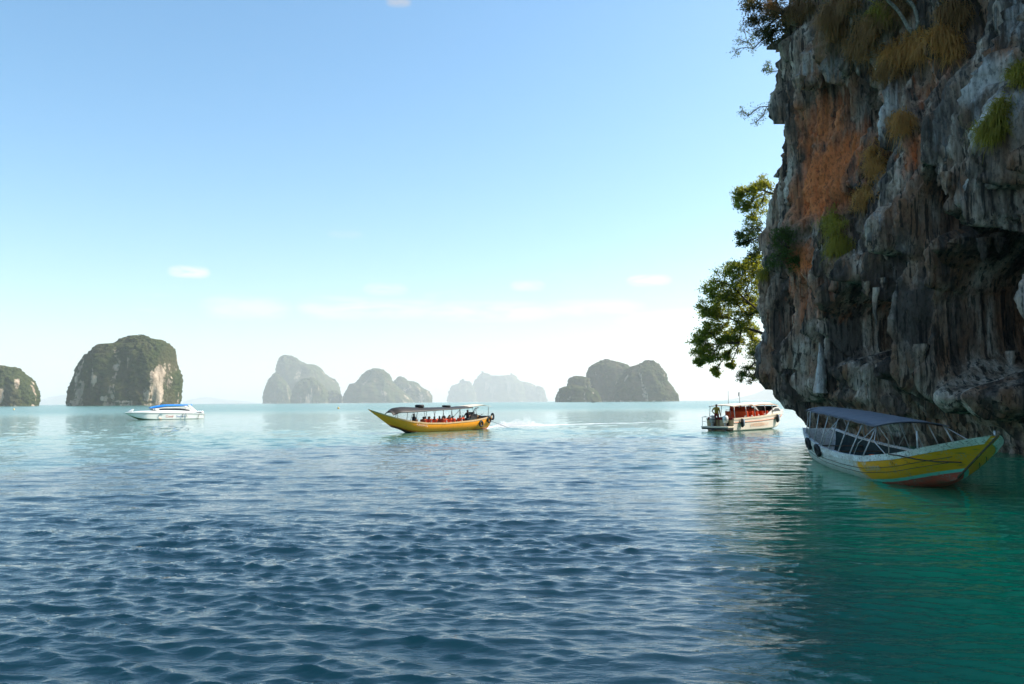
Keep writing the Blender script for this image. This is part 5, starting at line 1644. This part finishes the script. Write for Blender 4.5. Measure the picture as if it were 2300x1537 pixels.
tree('shrub', 'dense olive and brown bush crowding the cliff top edge', (1765, 45),
     [(1700, 15, 24), (1695, 45, 22), (1715, 70, 24), (1735, 30, 30), (1730, 80, 20), (1755, 60, 24), (1685, -5, 24), (1740, -10, 30)], M['leaf_brown'], 12, leaf=.16, per=700, trunk_r=.08, depth_jit=.9, cat='shrub', spread=1.3)
tree('shrub', 'dark creeper mat clinging to the cliff under the rust red patch', (1770, 560),
     [(1745, 530, 22), (1760, 560, 26), (1740, 590, 22), (1775, 590, 20), (1765, 525, 16)], M['leaf_dark'], 13, leaf=.14, per=520, trunk_r=.04, depth_jit=.5, cat='shrub', spread=1.3, root_dy=-.5)
for (r0, tips, lab, sd) in (((2050, 75), [(1985, -5, 12), (1960, -30, 16)], 'pale bare leaning trunk on the upper cliff, the longer of the pair', 14),
                            ((2062, 70), [(2035, -5, 12), (2025, -40, 16)], 'pale bare steep trunk on the upper cliff, the shorter of the pair', 15)):
    tree('tree', lab, r0, tips, M['leaf_brown'], sd, leaf=.12, per=60, trunk_r=.12, bark='pale_bark', depth_jit=.2, twigs=6, root_dy=-.6)


def tuft(px, py, wpx, hpx, mat, seed, label, group, n=1500, length=1.0, hang=1.0):
    """a clump of long grass rooted over a patch of rock, blades arching out and down"""
    rg = np.random.default_rng(seed)
    p0, n0 = hit(px, py)
    o_ = np.array(p0)
    roots = []; nors = []
    for _ in range(46):
        a = rg.normal(0, .42, 2)
        p, nn = hit(px + a[0] * wpx, py + a[1] * hpx)
        if (p - p0).length < (2.2 if wpx > 6 else .5):
            roots.append(np.array(p)); nors.append(np.array(nn))
    if len(roots) < 4:
        roots += [o_] * 6; nors += [np.array(n0)] * 6
    roots = np.array(roots); nors = np.array(nors)
    i = rg.integers(0, len(roots), n)
    n = int(n * .75); i = i[:n]; P = roots[i] + rg.normal(0, .12, (n, 3))
    D = nors[i] * .55 + np.array([-.45, -.25, .55]) + rg.normal(0, .42, (n, 3))
    D /= np.linalg.norm(D, axis=1)[:, None]
    ln = length * rg.uniform(.45, 1.15, n)[:, None]
    side = np.cross(D, rg.normal(size=(n, 3))); side /= np.linalg.norm(side, axis=1)[:, None]
    w = .021 * rg.uniform(.7, 1.4, n)[:, None]
    g = np.array([0, 0, -1.0])
    pts = []
    for t in (0, .35, .7, 1.0):
        c = P + D * ln * t * (1 - .25 * t) + g * ln * (hang * .75 * t ** 2.1)
        pts.append((c, w * (1 - t * .9)))
    V = np.concatenate([np.stack([c - side * ww, c + side * ww], 1) for c, ww in pts], 1)  # n, 8, 3
    F = np.concatenate([np.stack([np.arange(n) * 8 + k, np.arange(n) * 8 + k + 1, np.arange(n) * 8 + k + 3, np.arange(n) * 8 + k + 2], -1) for k in (0, 2, 4)])
    nr = np.clip(.5 + .5 * perlin(P[:, 0] * 4, P[:, 1] * 4, P[:, 2] * 4) + .35 * (rg.random(n) - .5), 0, 1)
    o = np_obj('grass_tuft', V.reshape(-1, 3) - o_, F, mat, attrs={'rnd': np.repeat(nr, 8)})
    o.location = p0
    tag(o, label, 'grass', group)
    return o


G1 = ('golden grass clump in the row spilling down under the pale bare trunks', 'golden grass clumps under the pale trunks')
G2 = ('brown dry grass mat covering the top of the cliff wall', 'brown grass mats on the cliff top')
TUFTS = [(2105, 85, 40, 26, 'grass_gold', G1, 1500, 1.3), (2070, 110, 36, 26, 'grass_gold', G1, 1300, 1.3), (2015, 125, 34, 26, 'grass_gold', G1, 1500, 1.2), (2140, 110, 26, 26, 'grass_gold', G1, 900, 1.1),
         (2025, 275, 28, 26, 'grass_gold', ('round golden grass tuft hanging by itself beside the pale rock rib', None), 1500, 1.1), (1965, 370, 18, 50, 'grass_gold', ('long narrow streak of golden grass on the wall beside the rust red patch', None), 1200, 1.2), (1940, 445, 26, 26, 'grass_gold', ('small golden grass tuft at the foot of the long narrow grass streak', None), 1200, 1.0), (1990, 160, 26, 26, 'grass_brown', G2, 1100, 1.1),
         (1895, 60, 44, 36, 'grass_brown', G2, 1600, 1.2), (1855, 40, 34, 36, 'grass_brown', G2, 1200, 1.2), (1930, 110, 36, 30, 'grass_brown', G2, 1300, 1.1), (1960, 60, 40, 30, 'grass_brown', G2, 1300, 1.2), (1800, 20, 36, 26, 'grass_brown', G2, 1300, 1.2),
         (2140, 30, 40, 30, 'grass_brown', G2, 1300, 1.2), (1740, 20, 26, 24, 'grass_brown', ('brown grass tuft caught in the bush at the cliff top edge', None), 900, 1.1), (1900, 10, 40, 20, 'grass_brown', G2, 1200, 1.2), (2020, 20, 40, 24, 'grass_brown', G2, 1200, 1.2),
         (1885, 550, 30, 22, 'grass_olive', ('bright mustard grass tuft on the ledge above the cave, below the rust red patch', None), 1900, 1.0),
         (1870, 505, 26, 26, 'grass_olive', ('olive grass tuft just above the mustard tuft on the cave ledge', None), 1300, .9), (2235, 290, 28, 30, 'grass_olive', ('large olive grass tuft between two pale rock bulges', None), 1700, 1.0), (2250, 250, 16, 24, 'grass_olive', ('small olive grass tuft right above the large one between pale bulges', None), 800, .8), (2292, 165, 16, 26, 'grass_olive', ('olive grass tuft high on the wall above both tufts between the pale bulges', None), 1200, .9),
         (1985, 30, 30, 24, 'grass_olive', ('olive grass tuft among brown grass beside the pale bare trunks', None), 1000, 1.0), (1716, 615, 4, 8, 'grass_olive', ('small olive grass tuft on the cliff edge at the leaning tree top', None), 700, .8)]
for k, (px, py, w, hh, mt, lb, n, ln) in enumerate(TUFTS):
    tuft(px, py, w, hh, M[mt], 100 + k, lb[0], lb[1], n=n, length=ln)

# ------------------------------------------------------------------ haze
def make_haze():
    x0, x1, y0, y1, z0, z1 = -26500, 26500, -26500, 26500, -12.0, 640.0
    V = [(x, y, z) for z in (z0, z1) for x, y in ((x0, y0), (x1, y0), (x1, y1), (x0, y1))]
    F = [(0, 3, 2, 1), (4, 5, 6, 7), (0, 1, 5, 4), (1, 2, 6, 5), (2, 3, 7, 6), (3, 0, 4, 7)]
    m, nt, out = new_mat('haze')
    v = nd(nt, 'ShaderNodeVolumePrincipled', {'Color': (0.98, 0.965, 0.965, 1), 'Density': 8.5e-5, 'Anisotropy': 0.15})
    nt.links.new(v.outputs[0], out.inputs['Volume'])
    o = np_obj('haze', V, F, m, smooth=False)
    tag(o, 'thin pale sea haze', None, None, 'stuff')


make_haze()
